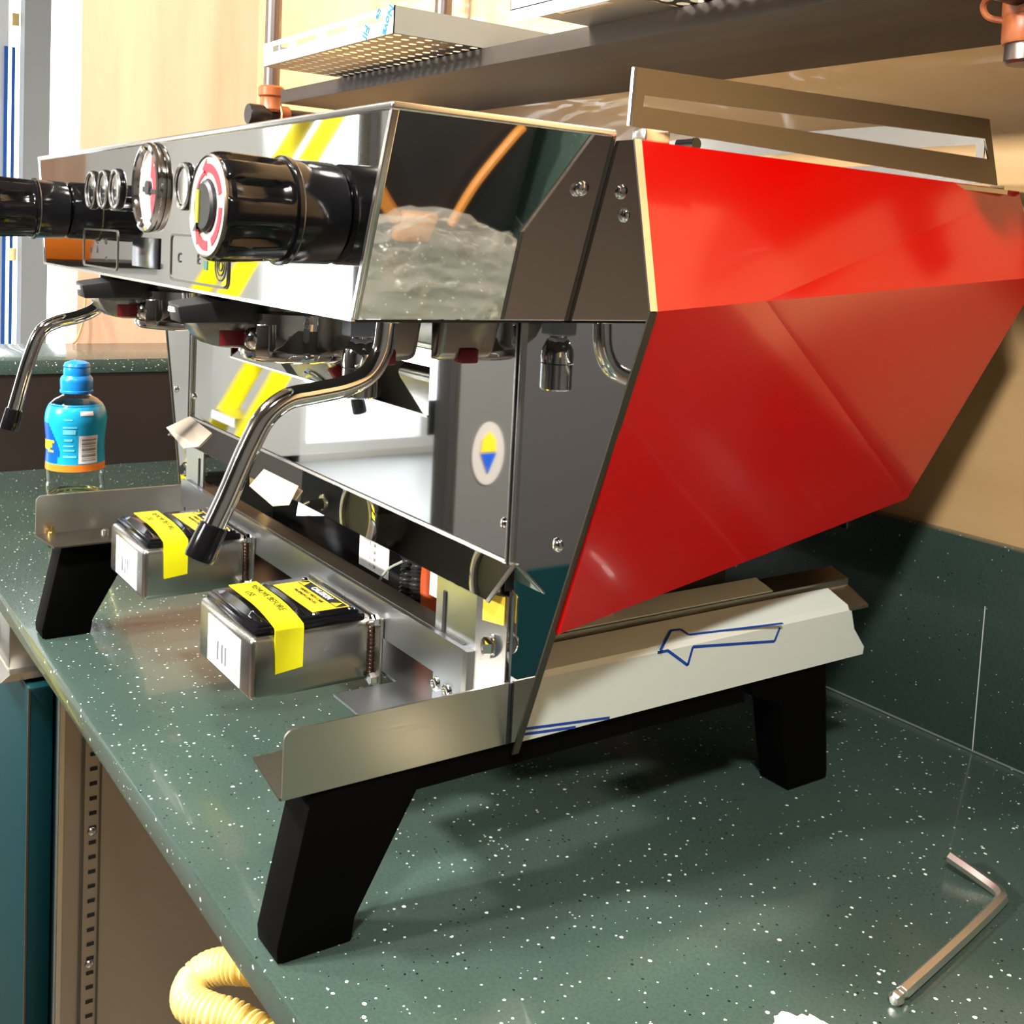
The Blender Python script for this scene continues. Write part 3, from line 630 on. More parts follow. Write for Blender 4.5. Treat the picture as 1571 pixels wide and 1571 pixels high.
# steam knobs
def knob(cx):
    cz, y0 = 0.4318, 0.1990
    k = build('steam_knob', G().lathe([(0.0255, 0.202), (0.0270, 0.2045)], (cx, 0, cz), (0, 1, 0), 48), 'black_gloss', mc)
    bm = G(); prof = [(0.0200, 0.0), (0.0262, 0.0008), (0.0276, 0.002), (0.0281, 0.004), (0.0283, 0.006), (0.0283, 0.009), (0.0282, 0.012), (0.0281, 0.016), (0.0279, 0.020), (0.0277, 0.024), (0.0275, 0.027), (0.0273, 0.030), (0.0272, 0.032), (0.0271, 0.034), (0.0270, 0.036), (0.0268, 0.0385)]
    n = 140; rows = []
    for r, h in prof:
        row = []
        for i in range(n):
            a = 2 * math.pi * i / n; w = 0.5 - 0.5 * math.cos(7 * a + .9); w = max(0.0, min(1.0, (w - .40) / .38)); w = w * w * (3 - 2 * w)
            fl = w * (0.0048 * math.sqrt(max(0, min(1, (h - .001) / .010))) * math.sqrt(max(0, min(1, (.0345 - h) / .012))))
            row.append(bm.b.verts.new((cx + math.sin(a) * (r - fl), y0 + h, cz + math.cos(a) * (r - fl))))
        rows.append(row)
    for a, b in zip(rows, rows[1:]):
        for i in range(n): bm._face([a[i], a[(i + 1) % n], b[(i + 1) % n], b[i]])
    bm._face(rows[0][::-1]); bm._face(rows[-1]); bmesh.ops.recalc_face_normals(bm.b, faces=bm.b.faces)
    build('grip', bm, 'black_gloss', k, True, 45)
    build('collar', G().lathe([(0.0200, 0.2366), (0.0268, 0.2366), (0.0290, 0.2371), (0.0290, 0.2392), (0.0279, 0.2397), (0.0273, 0.2650), (0.0262, 0.2667), (0.0250, 0.2678)], (cx, 0, cz), (0, 1, 0), 48), 'black_gloss', k)
    build('chrome_ring', G().lathe([(0.0280, 0.2388), (0.0288, 0.2394), (0.0286, 0.2402), (0.0276, 0.2406)], (cx, 0, cz), (0, 1, 0), 48), 'steel_dark', k)
    build('dial_ring', G().lathe([(0.0140, 0.1988), (0.0248, 0.1988), (0.0252, 0.1994), (0.0140, 0.1994)], (cx, 0, cz), (0, 1, 0), 48, True), 'ring_white', k)
    build('bezel', G().lathe([(0.0246, 0.1990), (0.0256, 0.1982), (0.0266, 0.1990), (0.0262, 0.2005)], (cx, 0, cz), (0, 1, 0), 48, True), 'steel_dark', k)
    def arcp(a0, a1, r0, r1, nn=14):
        return [(cx + r0 * math.sin(a0 + (a1 - a0) * i / nn), cz + r0 * math.cos(a0 + (a1 - a0) * i / nn)) for i in range(nn + 1)] + \
               [(cx + r1 * math.sin(a1 - (a1 - a0) * i / nn), cz + r1 * math.cos(a1 - (a1 - a0) * i / nn)) for i in range(nn + 1)]
    for a0, a1, r0, r1 in ((-0.1, 1.25, 0.0172, 0.0216), (1.6, 2.75, 0.0172, 0.0214), (3.05, 3.75, 0.0175, 0.0225), (4.3, 6.1, 0.0165, 0.0186)):
        build('dial_mark', G().prism(arcp(a0, a1, r0, r1), 'y', 0.1984, 0.1989), 'ring_red', k, False)
    for a in (-0.1, 3.75):
        rm = 0.0196; c0 = (cx + rm * math.sin(a), cz + rm * math.cos(a)); t = (math.cos(a), -math.sin(a)); sg = -1 if a < 1 else 1
        rr = (math.sin(a), math.cos(a))
        build('dial_arrow', G().prism([(c0[0] + rr[0] * .0045, c0[1] + rr[1] * .0045), (c0[0] - rr[0] * .0045, c0[1] - rr[1] * .0045), (c0[0] + sg * t[0] * .006, c0[1] + sg * t[1] * .006)], 'y', 0.1984, 0.1989), 'ring_red', k, False)
    build('hub', G().lathe([(0.0115, 0.1960), (0.0130, 0.1972), (0.0133, 0.2000)], (cx, 0, cz), (0, 1, 0), 36), 'black_matte', k)
    build('hub_slot', G().prism([(cx - 0.0085, cz - .008), (cx - .0045, cz - .0085), (cx - .0040, cz + .008), (cx - .0080, cz + .0085)], 'y', 0.1953, 0.1962), mat('olive_yellow_plastic', (0.55, 0.50, 0.03), 0, 0.4), k, False)
    build('pointer', G().prism([(cx - 0.0115, cz - .013), (cx - .006, cz - .0118), (cx - .006, cz - .0075)], 'y', 0.1953, 0.1985), 'black_gloss', k, False)
knob(-0.5600); knob(-1.1500)

# gauge and push buttons on the front face
GX, GZ = -0.8800, 0.4500
pg = build('pressure_gauge', G().lathe([(0.0300, 0.2680), (0.0338, 0.2679), (0.0338, 0.2672), (0.0347, 0.2668), (0.0348, 0.2640), (0.0336, 0.2622), (0.0310, 0.2616), (0.0290, 0.2626), (0.0280, 0.2650), (0.0276, 0.2678)], (GX, 0, GZ), (0, 1, 0), 56, True), 'chrome', mc)
def disc(cx, cz, r, y0, y1, n=32): return G().lathe([(r, y0), (r, y1)], (cx, 0, cz), (0, 1, 0), n)
build('dial', disc(GX, GZ, 0.0277, 0.2668, 0.2679), 'gauge_face', pg, False)
def sector(a0, a1, r0, r1, y, n=20):
    pts = [(GX + r0 * math.sin(a0 + (a1 - a0) * i / n), GZ + r0 * math.cos(a0 + (a1 - a0) * i / n)) for i in range(n + 1)]
    pts += [(GX + r1 * math.sin(a1 - (a1 - a0) * i / n), GZ + r1 * math.cos(a1 - (a1 - a0) * i / n)) for i in range(n + 1)]
    return G().prism(pts, 'y', y - .0004, y)
build('scale_zone', sector(0.15, 2.9, 0.008, 0.0245, 0.2668), 'ring_red', pg, False)
for k in range(9):
    a = -2.3 + k * 0.575
    build('scale_mark', G().sheet([(GX + math.sin(a) * .0195 - math.cos(a) * .0006, 0.2663, GZ + math.cos(a) * .0195 + math.sin(a) * .0006), (GX + math.sin(a) * .0240 - math.cos(a) * .0006, 0.2663, GZ + math.cos(a) * .0240 + math.sin(a) * .0006),
          (GX + math.sin(a) * .0240 + math.cos(a) * .0006, 0.2663, GZ + math.cos(a) * .0240 - math.sin(a) * .0006), (GX + math.sin(a) * .0195 + math.cos(a) * .0006, 0.2663, GZ + math.cos(a) * .0195 - math.sin(a) * .0006)], .0002), 'white', pg, False)
build('needle', G().sheet([(GX - .014, 0.2657, GZ + .0012), (GX + .019, 0.2657, GZ - .002), (GX + .019, 0.2657, GZ - .005), (GX - .014, 0.2657, GZ - .0030)], .0006), 'ink', pg, False)
build('needle_hub', disc(GX, GZ, 0.0055, 0.2640, 0.2668, 20), 'black_matte', pg)
for bx in (-1.0510, -1.0115, -0.9735, -0.8010, -0.7610, -0.7220):
    pb = build('push_button', G().lathe([(0.0135, 0.2680), (0.0172, 0.2680), (0.0174, 0.2668), (0.0170, 0.2656), (0.0135, 0.2656)], (bx, 0, 0.4500), (0, 1, 0), 40, True), 'black_gloss', mc)  # black body paints the chrome's dark reflection and shaded side
    build('ring', G().lathe([(0.0138, 0.2660), (0.0140, 0.2648), (0.0152, 0.2643), (0.0165, 0.2647), (0.0168, 0.2657)], (bx, 0, 0.4500), (0, 1, 0), 40, True), 'edge', pb)
    build('cap', G().lathe([(0.0001, 0.2655), (0.0100, 0.2657), (0.0137, 0.2662), (0.0137, 0.2680)], (bx, 0, 0.4500), (0, 1, 0), 32), 'mirror_grey', pb)

# touch panels and printed marks on the front face
def touch(x0, x1, label_marks, name_m):
    def rr(x0, x1, z0, z1, r, n=4):
        o = []
        for cx, cz, a in ((x1 - r, z1 - r, 0), (x0 + r, z1 - r, 90), (x0 + r, z0 + r, 180), (x1 - r, z0 + r, 270)):
            for i in range(n + 1):
                q = math.radians(a + 90 * i / n); o.append((cx + r * math.cos(q), cz + r * math.sin(q)))
        return o
    tp = build('touch_panel', G().ringprism(rr(x0, x1, 0.3815, 0.4160, 0.005), rr(x0 + .0016, x1 - .0016, 0.3831, 0.4144, 0.004), 'y', 0.2672, 0.2682), name_m, mc, False)
    for i, (x, z, ch, s) in enumerate(label_marks):
        text('printed_mark', ch, s, 'ink', (x, 0.2676, z), (1, 0, 0), (0, 0, 1), tp)
    return tp
tp = touch(-1.0800, -0.9680, [(-1.055, 0.3975, 'I', .010), (-1.033, 0.3975, 'I', .010), (-1.033, 0.405, 'C', .007), (-1.006, 0.405, 'O', .007), (-1.004, 0.3900, 'S', .007)], 'steel_dark')
tp = touch(-0.8300, -0.7105, [(-0.8095, 0.3985, 'C', .0105), (-0.7690, 0.3990, 'E', .0105)], 'steel_dark')
for r in (0.0095, 0.0060, 0.0028):
    build('target_mark', G().lathe([(r, 0.2676), (r + .0009, 0.2676), (r + .0009, 0.2682), (r, 0.2682)], (-0.7260, 0, 0.3965), (0, 1, 0), 28, True), 'ink', tp, False)
build('pixel_mark', G().box(-0.7580, -0.7510, 0.2676, 0.2682, 0.3925, 0.3985), mat('dark_green_print', (0.02, 0.10, 0.07), 0, 0.4), tp, False)
build('panel_edge', G().tube([(-0.7110, 0.2674, 0.4090), (-0.7112, 0.2674, 0.3880), (-0.7135, 0.2674, 0.3835), (-0.7165, 0.2674, 0.3830)], 0.0008, 8, 4), 'ink', tp)
build('display', G().prism([(-0.9235, 0.3880), (-0.8560, 0.3880), (-0.8560, 0.4115), (-0.9235, 0.4115)], 'y', 0.2668, 0.2682, 0.0004), 'black_gloss', mc)

# group heads with bayonet ring, red taped body and black paddle
def group(gx):
    gy = 0.3350
    gh = build('group_head', G().hexa([(gx - .052, .352, .334), (gx + .060, .352, .334), (gx + .060, .404, .334), (gx - .052, .404, .334), (gx - .066, .348, .3768), (gx + .070, .348, .3768), (gx + .070, .404, .3768), (gx - .066, .404, .3768)], 0.007, 4), 'steel_weld', mc)
    build('neck', G().lathe([(0.030, 0.3765), (0.030, 0.366), (0.036, 0.364), (0.036, 0.3585), (0.033, 0.357)], (gx, gy, 0), (0, 0, 1), 40), 'chrome', gh)
    prof = [(0.0340, 0.3600), (0.0360, 0.3585), (0.0360, 0.3430), (0.0385, 0.3395), (0.0395, 0.3360), (0.0385, 0.3325), (0.0350, 0.3305), (0.0300, 0.3310), (0.0290, 0.3400), (0.0290, 0.3580)]
    rg = build('bayonet_ring', G().lathe(prof, (gx, gy, 0), (0, 0, 1), 56, True), 'chrome', gh)
    build('shower_screen', G().lathe([(0.029, 0.3345), (0.029, 0.338)], (gx, gy, 0), (0, 0, 1), 40), 'steel_dark', gh)
    for a0 in (200, 305, 70):
        a0 = math.radians(a0); g = G(); n = 8; w = 0.26
        P = []
        for i in range(n + 1):
            a = a0 - w / 2 + w * i / n; P.append((math.cos(a), math.sin(a)))
        outer = [(gx + c * .0425, gy + s * .0425) for c, s in P]; inner = [(gx + c * .0355, gy + s * .0355) for c, s in reversed(P)]
        g.prism(outer + inner, 'z', 0.3345, 0.3570, 0.0005)
        build('bayonet_ear', g, 'chrome', gh)
    a = math.radians(290)
    build('stud', G().lathe([(0.0078, 0), (0.0078, .006), (0.0060, .0085), (0.0020, .0098)], (gx + math.cos(a) * .035, gy + math.sin(a) * .035, 0.3465), (math.cos(a), math.sin(a), 0), 20), 'chrome', gh)
    nose = [(0.2620, 0.3600), (0.2640, 0.3530), (0.2690, 0.3450), (0.2760, 0.3400), (0.2850, 0.3385), (0.3080, 0.3385), (0.3080, 0.3600)]
    build('group_nose', G().prism(nose, 'x', gx - .030, gx, 0.001), 'steel_weld', gh)
    build('red_tape', G().box(gx - .0285, gx + .0006, 0.2790, 0.3070, 0.3402, 0.3510), 'red_tape', gh, False)
    build('red_tape', G().box(gx + .0540, gx + .0640, .3680, .3840, .3320, .3430, .0015), 'red_tape', gh)
    # paddle: bevelled black lever pointing at the barista
    top = [(gx - .016, .247, .3700), (gx + .006, .247, .3675), (gx + .012, .300, .3760), (gx + .012, .330, .3740), (gx - .020, .330, .3760), (gx - .022, .300, .3790)]
    bot = [(gx - .015, .2490, .3570), (gx + .005, .2500, .3560), (gx + .010, .296, .3570), (gx + .010, .322, .3650), (gx - .018, .322, .3650), (gx - .020, .296, .3570)]
    g = G(); T = [g.b.verts.new(p) for p in top]; B = [g.b.verts.new(p) for p in bot]
    fs = [g._face(T), g._face(B[::-1])] + [g._face([T[i], B[i], B[(i + 1) % 6], T[(i + 1) % 6]]) for i in range(6)]
    bmesh.ops.recalc_face_normals(g.b, faces=fs)
    bmesh.ops.bevel(g.b, geom=list(g.b.edges), offset=0.0012, segments=2, profile=.5, affect='EDGES')
    pd = build('paddle', g, 'black_matte', gh, True, 25)
    build('paddle_mark', G().box(gx - .0125, gx - .0015, 0.2466, 0.2482, 0.3632, 0.3665), 'white', pd, False)
    build('paddle_pin', G().cyl((gx - .010, .318, .3740), (gx + .014, .318, .3725), 0.0035, None, 12), 'chrome', pd)
for gx in (-0.7540, -1.0060): group(gx)

# hot water nozzles beside the wands
def nozzle(nx, ny):
    nz = build('water_nozzle', G().lathe([(0.0062, 0.3770), (0.0062, 0.3560), (0.0085, 0.3540), (0.0112, 0.3480), (0.0118, 0.3425), (0.0114, 0.3372), (0.0114, 0.3190), (0.0104, 0.3180), (0.0104, 0.3185), (0.0100, 0.3230)], (nx, ny, 0), (0, 0, 1), 32), 'chrome', mc)
    build('hex_nut', G().lathe([(0.0118, 0.3768), (0.0125, 0.3760), (0.0125, 0.3585), (0.0118, 0.3575)], (nx, ny, 0), (0, 0, 1), 6), mat('blue_grey_plastic', (0.20, 0.22, 0.27), 0, 0.3), nz, False)
    build('groove', G().lathe([(0.0115, 0.3368), (0.0119, 0.3372), (0.0115, 0.3376)], (nx, ny, 0), (0, 0, 1), 32), 'ink', nz)
nozzle(-0.6420, 0.3310)

# steam wands with black rubber tips
WR = [(-0.600, 0.3262, 0.3800), (-0.600, 0.3255, 0.3676), (-0.600, 0.3232, 0.3518), (-0.600, 0.3150, 0.3385), (-0.600, 0.3001, 0.3316), (-0.600, 0.2792, 0.3280), (-0.600, 0.2630, 0.3250), (-0.600, 0.2500, 0.3150), (-0.600, 0.2404, 0.2971), (-0.600, 0.2296, 0.2717), (-0.600, 0.2200, 0.2510)]
WL = [(-1.165, 0.3120, 0.3800), (-1.162, 0.3100, 0.3620), (-1.160, 0.3073, 0.3500), (-1.160, 0.3005, 0.3360), (-1.160, 0.2838, 0.3275), (-1.160, 0.2630, 0.3218), (-1.160, 0.2486, 0.3120), (-1.160, 0.2388, 0.2865), (-1.160, 0.2303, 0.2548), (-1.160, 0.2247, 0.2326)]
for pts in (WR, WL):
    w = build('steam_wand', G().tube(pts, 0.0065, 20, 8), 'chrome', mc)
    a, b = Vector(pts[-2]), Vector(pts[-1]); d = (b - a).normalized()
    build('rubber_tip', G().lathe([(0.0068, -0.002), (0.0080, -0.001), (0.0084, 0.006), (0.0086, 0.0165), (0.0080, 0.0185), (0.004, 0.0190)], b - d * 0.003, d, 24), 'black_gloss', w)
    build('collar_nut', G().lathe([(0.0100, 0.3770), (0.0100, 0.3720), (0.0085, 0.3700)], (pts[0][0], pts[0][1], 0), (0, 0, 1), 20), 'chrome', w)

# weighing arms under the groups
def arm(dx):
    x0, x1, y0, y1, z0, z1 = -0.8260 + dx, -0.7200 + dx, 0.2955, 0.3960, 0.0925, 0.1385
    ar = build('weighing_arm', G().box(x0, x1, y0, y1, z0, z1, 0.0045, 3), 'steel_weld', mc)
    lid = G()
    lid.box(x0 + .004, x1 - .004, y0 + .004, y1 - .010, z1 - .002, z1 + .0050, 0.0022, 2)
    lid.box(x0 + .007, x1 - .007, y0 + .007, y1 - .014, z1 + .004, z1 + .0068, 0.0012, 2)
    lp = build('lid', lid, 'black_gloss', ar)
    def ridge(yc, h, w):
        g = G(); n = 14; rows = []
        for i in range(n + 1):
            t = i / n; x = x0 + .012 + (x1 - x0 - .024) * t; k = math.sin(math.pi * t) ** 0.55 if 0 < t < 1 else 0.0
            rows.append([g.b.verts.new((x, yc - w * (.5 + .5 * k) / 1, z1 + .0064)), g.b.verts.new((x, yc - w * .15, z1 + .0064 + h * k)), g.b.verts.new((x, yc + w * .15, z1 + .0064 + h * k)), g.b.verts.new((x, yc + w * (.5 + .5 * k), z1 + .0064))])
        for a, b in zip(rows, rows[1:]):
            for q in range(3): g._face([a[q], a[q + 1], b[q + 1], b[q]])
            g._face([a[3], a[0], b[0], b[3]])
        g._face(rows[0][::-1]); g._face(rows[-1]); bmesh.ops.recalc_face_normals(g.b, faces=g.b.faces)
        build('lid_ridge', g, 'black_gloss', ar, True, 50)
    ridge(y0 + .0115, .0055, .0040); ridge(y0 + .0440, .0070, .0050)
    for px, py in ((x0 + .012, y1 - .018), (x1 - .012, y1 - .018), (x1 - .012, y0 + .054)):
        build('lid_screw', G().dome((px, py, z1 + .0066), (0, 0, 1), 0.0028, 0.0012, 12, 3), 'chrome', ar)
    # yellow tape over the lid and down the right side
    ty0, ty1 = y0 + .0165, y0 + .0385
    pts = []
    for i in range(13):
        t = i / 12; x = x0 + .018 + (x1 + .0004 - x0 - .018) * t
        z = z1 + .0118 - .0058 * max(0, (t - .45) / .55) ** 2
        pts.append((x, z))
    pts += [(x1 + .0018, z1 + .0035), (x1 + .0018, z1 - .0275)]
    g = G(); top_r, low_r = [], []
    for i, (x, z) in enumerate(pts):
        e = i == len(pts) - 1; q = Vector(pts[min(i + 1, len(pts) - 1)]) - Vector(pts[max(i - 1, 0)]); nn = Vector((-q.y, q.x)).normalized() * .0005
        ya, yb, dz = ty0 + (.0012 if e else 0), ty1, (.0022 if e else 0)
        top_r.append([g.b.verts.new((x, ya, z)), g.b.verts.new((x, yb, z + dz))]); low_r.append([g.b.verts.new((x - nn.x, ya, z - nn.y)), g.b.verts.new((x - nn.x, yb, z + dz - nn.y))])
    for i in range(len(pts) - 1):
        a, b, c, d = top_r[i], top_r[i + 1], low_r[i], low_r[i + 1]
        g._face([a[0], b[0], b[1], a[1]]); g._face([c[0], c[1], d[1], d[0]]); g._face([a[0], c[0], d[0], b[0]]); g._face([a[1], b[1], d[1], c[1]])
    g._face([top_r[0][0], top_r[0][1], low_r[0][1], low_r[0][0]]); g._face([top_r[-1][0], low_r[-1][0], low_r[-1][1], top_r[-1][1]])
    bmesh.ops.recalc_face_normals(g.b, faces=g.b.faces)
    build('yellow_tape', g, 'yellow', ar, True, 60)
    zt = z1 + .01185
    tl = [text('tape_lettering', 'REMOVE BEFORE', 0.0078, 'olive_ink', (x0 + .0565, y0 + .0318, zt), (1, 0, 0), (0, 1, 0), ar)]
    tl.append(text('tape_lettering', 'USE', 0.0078, 'olive_ink', (x0 + .045, y0 + .0228, zt), (1, 0, 0), (0, 1, 0), ar))
    for o in tl:                                   # the lettering follows the curve of the tape
        for v in o.data.vertices:
            t = (v.co.x + org(ar).x - x0 - .018) / (x1 + .0004 - x0 - .018)
            v.co.z -= .0058 * max(0, (t - .45) / .55) ** 2 - .0002
    # caution label on the rear of the lid
    lx0, lx1, ly0, ly1, lz = x0 + .018, x1 - .016, y0 + .0530, y0 + .0830, z1 + .0068
    build('caution_label', G().box(lx0, lx1, ly0, ly1, lz, lz + .0003), 'amber', ar, False)
    build('label_header', G().box(lx0 + .0012, lx1 - .0012, ly1 - .0105, ly1 - .0012, lz + .0003, lz + .0005), 'ink', ar, False)
    text('label_lettering', 'CAUTION', 0.0070, 'white', ((lx0 + lx1) / 2, ly1 - .0059, lz + .0006), (1, 0, 0), (0, 1, 0), ar, bold=0.0001)
    for sx in (lx0 + .0075, lx1 - .0075):
        build('warning_triangle', G().prism([(sx - .0046, ly1 - .0095), (sx + .0046, ly1 - .0095), (sx, ly1 - .0024)], 'z', lz + .0005, lz + .0007), 'amber', ar, False)
    for k, (s, w) in enumerate((('HANDLE WITH CARE', .0042), ('MAXIMUM LOAD KG', .0042), ('- - - - - - -', .0042))):
        text('label_lettering', s, w, 'ink', ((lx0 + lx1) / 2, ly1 - .0145 - k * .0052, lz + .0004), (1, 0, 0), (0, 1, 0), ar)
    # white sticker with bars on the front end
    st = build('paper_sticker', G().box(x0 + .022, x0 + .087, y0 - .0004, y0 + .0002, z0 + .0045, z0 + .0395), 'white', ar, False)
    for bx in (.043, .052, .0585): build('sticker_bar', G().box(x0 + bx, x0 + bx + .0014, y0 - .0008, y0 - .0003, z0 + .0110, z0 + .0250), 'ink', ar, False)
    # welded mounting plate, bead and hex bolts
    build('mounting_plate', G().box(x0 - .010, x1 + .012, 0.3905, 0.3935, z0 - .004, z1 + .004, 0.0014), 'steel_weld', ar)
    g = G()
    for k in range(15):
        c = (x1 + .0004, 0.3888, z0 + .003 + k * .0031); g.sphere(c, 0.0024, 8, 5)
    build('weld_bead', g, 'heat', ar, kind='stuff')
    for z in (z0 + .0035, z1 + .0015):
        b = build('hex_bolt', G().lathe([(0.0042, 0), (0.0046, -.0008), (0.0046, -.0046), (0.0040, -.0052)], (x1 + .0062, 0.3905, z), (0, 1, 0), 6), 'chrome', ar, False)
for dx in (0.0, -0.2475): arm(dx)

# aluminium cross bar, brackets and the things in the black cavity
cb = build('cross_bar', G().box(-1.165, -0.6010, 0.3935, 0.3955, 0.1270, 0.1545).box(-1.165, -0.6010, 0.3955, 0.4150, 0.1527, 0.1545), 'alu', mc, False)
build('bar_top', G().box(-1.160, -0.6080, 0.3975, 0.4145, 0.15455, 0.1549), 'steel_dark', cb, False)
build('bar_end', G().box(-0.6010, -0.5955, 0.3930, 0.4010, 0.1015, 0.1545), 'edge', cb, False)
for px in (-0.6320, -0.6170):
    build('bar_screw', G().lathe([(0.0050, 0.3935), (0.0050, 0.3912), (0.0040, 0.3905), (0.0030, 0.3905), (0.0028, 0.3918)], (px, 0, 0.1205), (0, 1, 0), 18), 'chrome', cb)
def bracket_plate(m):
    pl = build('side_bracket', G().box(*sorted((m(-0.6480), m(-0.5960))), 0.4000, 0.4020, 0.1010, 0.1990).sheet([(m(-0.5960), 0.4000, 0.1010), (m(-0.5960), 0.4000, 0.1990), (m(-0.5735), 0.4090, 0.1960), (m(-0.5735), 0.4090, 0.1010)], .0016), 'alu', mc, False)
    build('slot', G().box(*sorted((m(-0.6385), m(-0.6345))), 0.3990, 0.4004, 0.1450, 0.1830, 0.0006), 'black_void', pl, False)
    d = Vector((m(-0.371) - m(0), -0.928, 0)); c = Vector((m(-0.5835), 0.4045, 0.1610))
    build('hex_bolt', G().lathe([(0.0080, 0), (0.0080, .0012)], c, d, 24).lathe([(0.0060, .0012), (0.0062, .0020), (0.0062, .0060), (0.0050, .0072)], c, d, 6), 'chrome', pl, False)
    build('warning_sticker', G().sheet([(m(-0.5890), 0.3994, 0.1775), (m(-0.5890), 0.3994, 0.1955), (m(-0.5735), 0.4056, 0.1960), (m(-0.5735), 0.4056, 0.1775)], .0004), mat('yellow_sticker', (0.92, 0.62, 0.06), 0, 0.4), pl, False)
both(bracket_plate)
bx = build('control_box', G().box(-1.10, -0.820, 0.470, 0.53, 0.1015, 0.166, 0.002), 'black_gloss', mc)
build('paper_label', G().box(-0.8980, -0.8420, 0.4694, 0.4702, 0.1240, 0.1590, 0.0), 'white', bx, False)
text('label_lettering', 'FLOW', 0.0050, 'grey_ink', (-0.8660, 0.4693, 0.1545), (1, 0, 0), (0, 0, 1), bx)
for r in range(4):
    text('label_lettering', '1 -  50', 0.0044, 'grey_ink', (-0.8720, 0.4693, 0.1480 - r * .0065), (1, 0, 0), (0, 0, 1), bx)
for k, x in enumerate((-0.792, -0.776)):
    build('ribbed_conduit', G().tube([(x - .01, 0.470, 0.215), (x, 0.462, 0.165), (x + .006, 0.458, 0.13), (x + .004, 0.455, 0.104)], 0.008, 14, 26, True, lambda l: 0.0086 if (l / 0.0034) % 1 < 0.5 else 0.0068), mat('dark_grey_braid', (0.03, 0.03, 0.032), 0, 0.35), mc, True, 80)
build('orange_sleeve', G().tube([(-0.760, 0.468, 0.19), (-0.762, 0.463, 0.15), (-0.752, 0.460, 0.115), (-0.745, 0.46, 0.103)], 0.0075, 14, 6), 'orange_cable', mc)
build('white_tag', G().box(-0.750, -0.726, 0.4560, 0.4566, 0.1400, 0.180), 'white', mc, False)
build('white_wire', G().tube([(-0.780, 0.448, 0.160), (-0.792, 0.440, 0.150), (-0.800, 0.438, 0.135), (-0.80, 0.45, 0.115)], 0.0011, 6, 8), 'film', mc)
build('pale_wire', G().tube([(-0.745, 0.445, 0.118), (-0.725, 0.432, 0.135), (-0.705, 0.432, 0.137), (-0.69, 0.45, 0.13)], 0.0024, 8, 8), 'tissue', mc)
build('peach_reflection_block', G().box(-0.66, -0.600, 0.475, 0.520, 0.1015, 0.188), peach_reflection, mc, False)  # tan block added to stand in for a peach reflection
build('brass_fitting', G().lathe([(0.009, 0), (0.011, .002), (0.011, .010), (0.007, .012), (0.007, .022)], (-1.030, 0.440, 0.178), (0, -1, 0), 6), 'brass', mc, False)

# ------------------------------------------------------------------ drink bottle
BX, BY = -1.508, 0.3685
bt = thing('drink_bottle', (BX, BY, 0.0), 'blue capped sports drink bottle standing at the left end of the worktop', 'bottle')
BP = [(0.004, 0.0), (0.028, 0.0005), (0.0345, 0.005), (0.0362, 0.012), (0.0362, 0.028), (0.0350, 0.031), (0.0362, 0.034), (0.0362, 0.047), (0.0350, 0.050), (0.0362, 0.053), (0.0362, 0.066), (0.0350, 0.069), (0.0362, 0.072), (0.0362, 0.085), (0.0350, 0.088), (0.0360, 0.092), (0.0362, 0.104),
      (0.0360, 0.112), (0.0352, 0.128), (0.0352, 0.138), (0.0372, 0.160), (0.0378, 0.168), (0.0366, 0.178), (0.0330, 0.187), (0.0260, 0.1935), (0.0190, 0.197), (0.0170, 0.199), (0.0170, 0.206)]
def brad(z):
    for (r0, h0), (r1, h1) in zip(BP, BP[1:]):
        if h0 <= z <= h1 and h1 > h0: return r0 + (r1 - r0) * (z - h0) / (h1 - h0)
    return BP[-1][0]
inner = [(max(r - .0009, .001), h + (.0009 if h < .01 else 0)) for r, h in BP[::-1]]
build('clear_body', G().lathe(BP + inner, (BX, BY, 0), (0, 0, 1), 48, False, False), 'clear', bt, True, 60)
build('drink', G().lathe([(0.004, 0.0016)] + [(r - .0013, h) for r, h in BP if 0.004 < h <= 0.070] + [(0.0340, 0.071)], (BX, BY, 0), (0, 0, 1), 48), 'drink', bt)
zl = [z for z in [0.1125 + i * .004 for i in range(20)] if z < 0.189]
lb = build('label', G().lathe([(brad(z) + .0003, z) for z in zl], (BX, BY, 0), (0, 0, 1), 56, False, False), 'label_blue', bt)
build('orange_band', G().lathe([(brad(z) + .0004, z) for z in (0.1035, 0.106, 0.109, 0.1125)], (BX, BY, 0), (0, 0, 1), 56, False, False), 'orange', bt)
cc = build('cap', G().lathe([(0.0195, 0.2010), (0.0205, 0.2020), (0.0205, 0.2045), (0.0198, 0.2052), (0.0203, 0.2170), (0.0196, 0.2205), (0.0180, 0.2225), (0.0165, 0.2240), (0.0168, 0.2300), (0.0160, 0.2335), (0.0158, 0.2345), (0.0166, 0.2360), (0.0150, 0.2400), (0.0090, 0.2425), (0.0001, 0.2432)], (BX, BY, 0), (0, 0, 1), 40), 'bottle_blue', bt)
c0 = (BX, BY, 0.0); FA = math.atan2(-BY, -BX)
def dg(a): return FA + math.radians(a)
build('barcode_panel', G().patch(c0, brad, dg(6), dg(46), 0.1140, 0.1500, .0007), 'white', lb)
for k, h in enumerate((.0012, .0006, .0022, .0008, .0008, .0024, .0006, .0010, .0018, .0007, .0020)):
    z = 0.1175 + k * 0.0026
    build('bar', G().patch(c0, brad, dg(12), dg(42), z, z + h, .0010, 6, 1), 'grey_ink', lb)
build('small_print_panel', G().patch(c0, brad, dg(8), dg(34), 0.1760, 0.1815, .0007), 'white', lb)
for k, (a0, a1, z, h) in enumerate(((-24, 0, .152, .006), (-22, -6, .143, .003), (-24, 2, .160, .002), (-24, -4, .136, .002), (-24, -2, .130, .0022), (-24, 2, .122, .0025), (-22, -6, .170, .0016))):
    build('small_print', G().patch(c0, brad, dg(a0), dg(a1), z, z + h, .0008), 'label_cyan', lb)
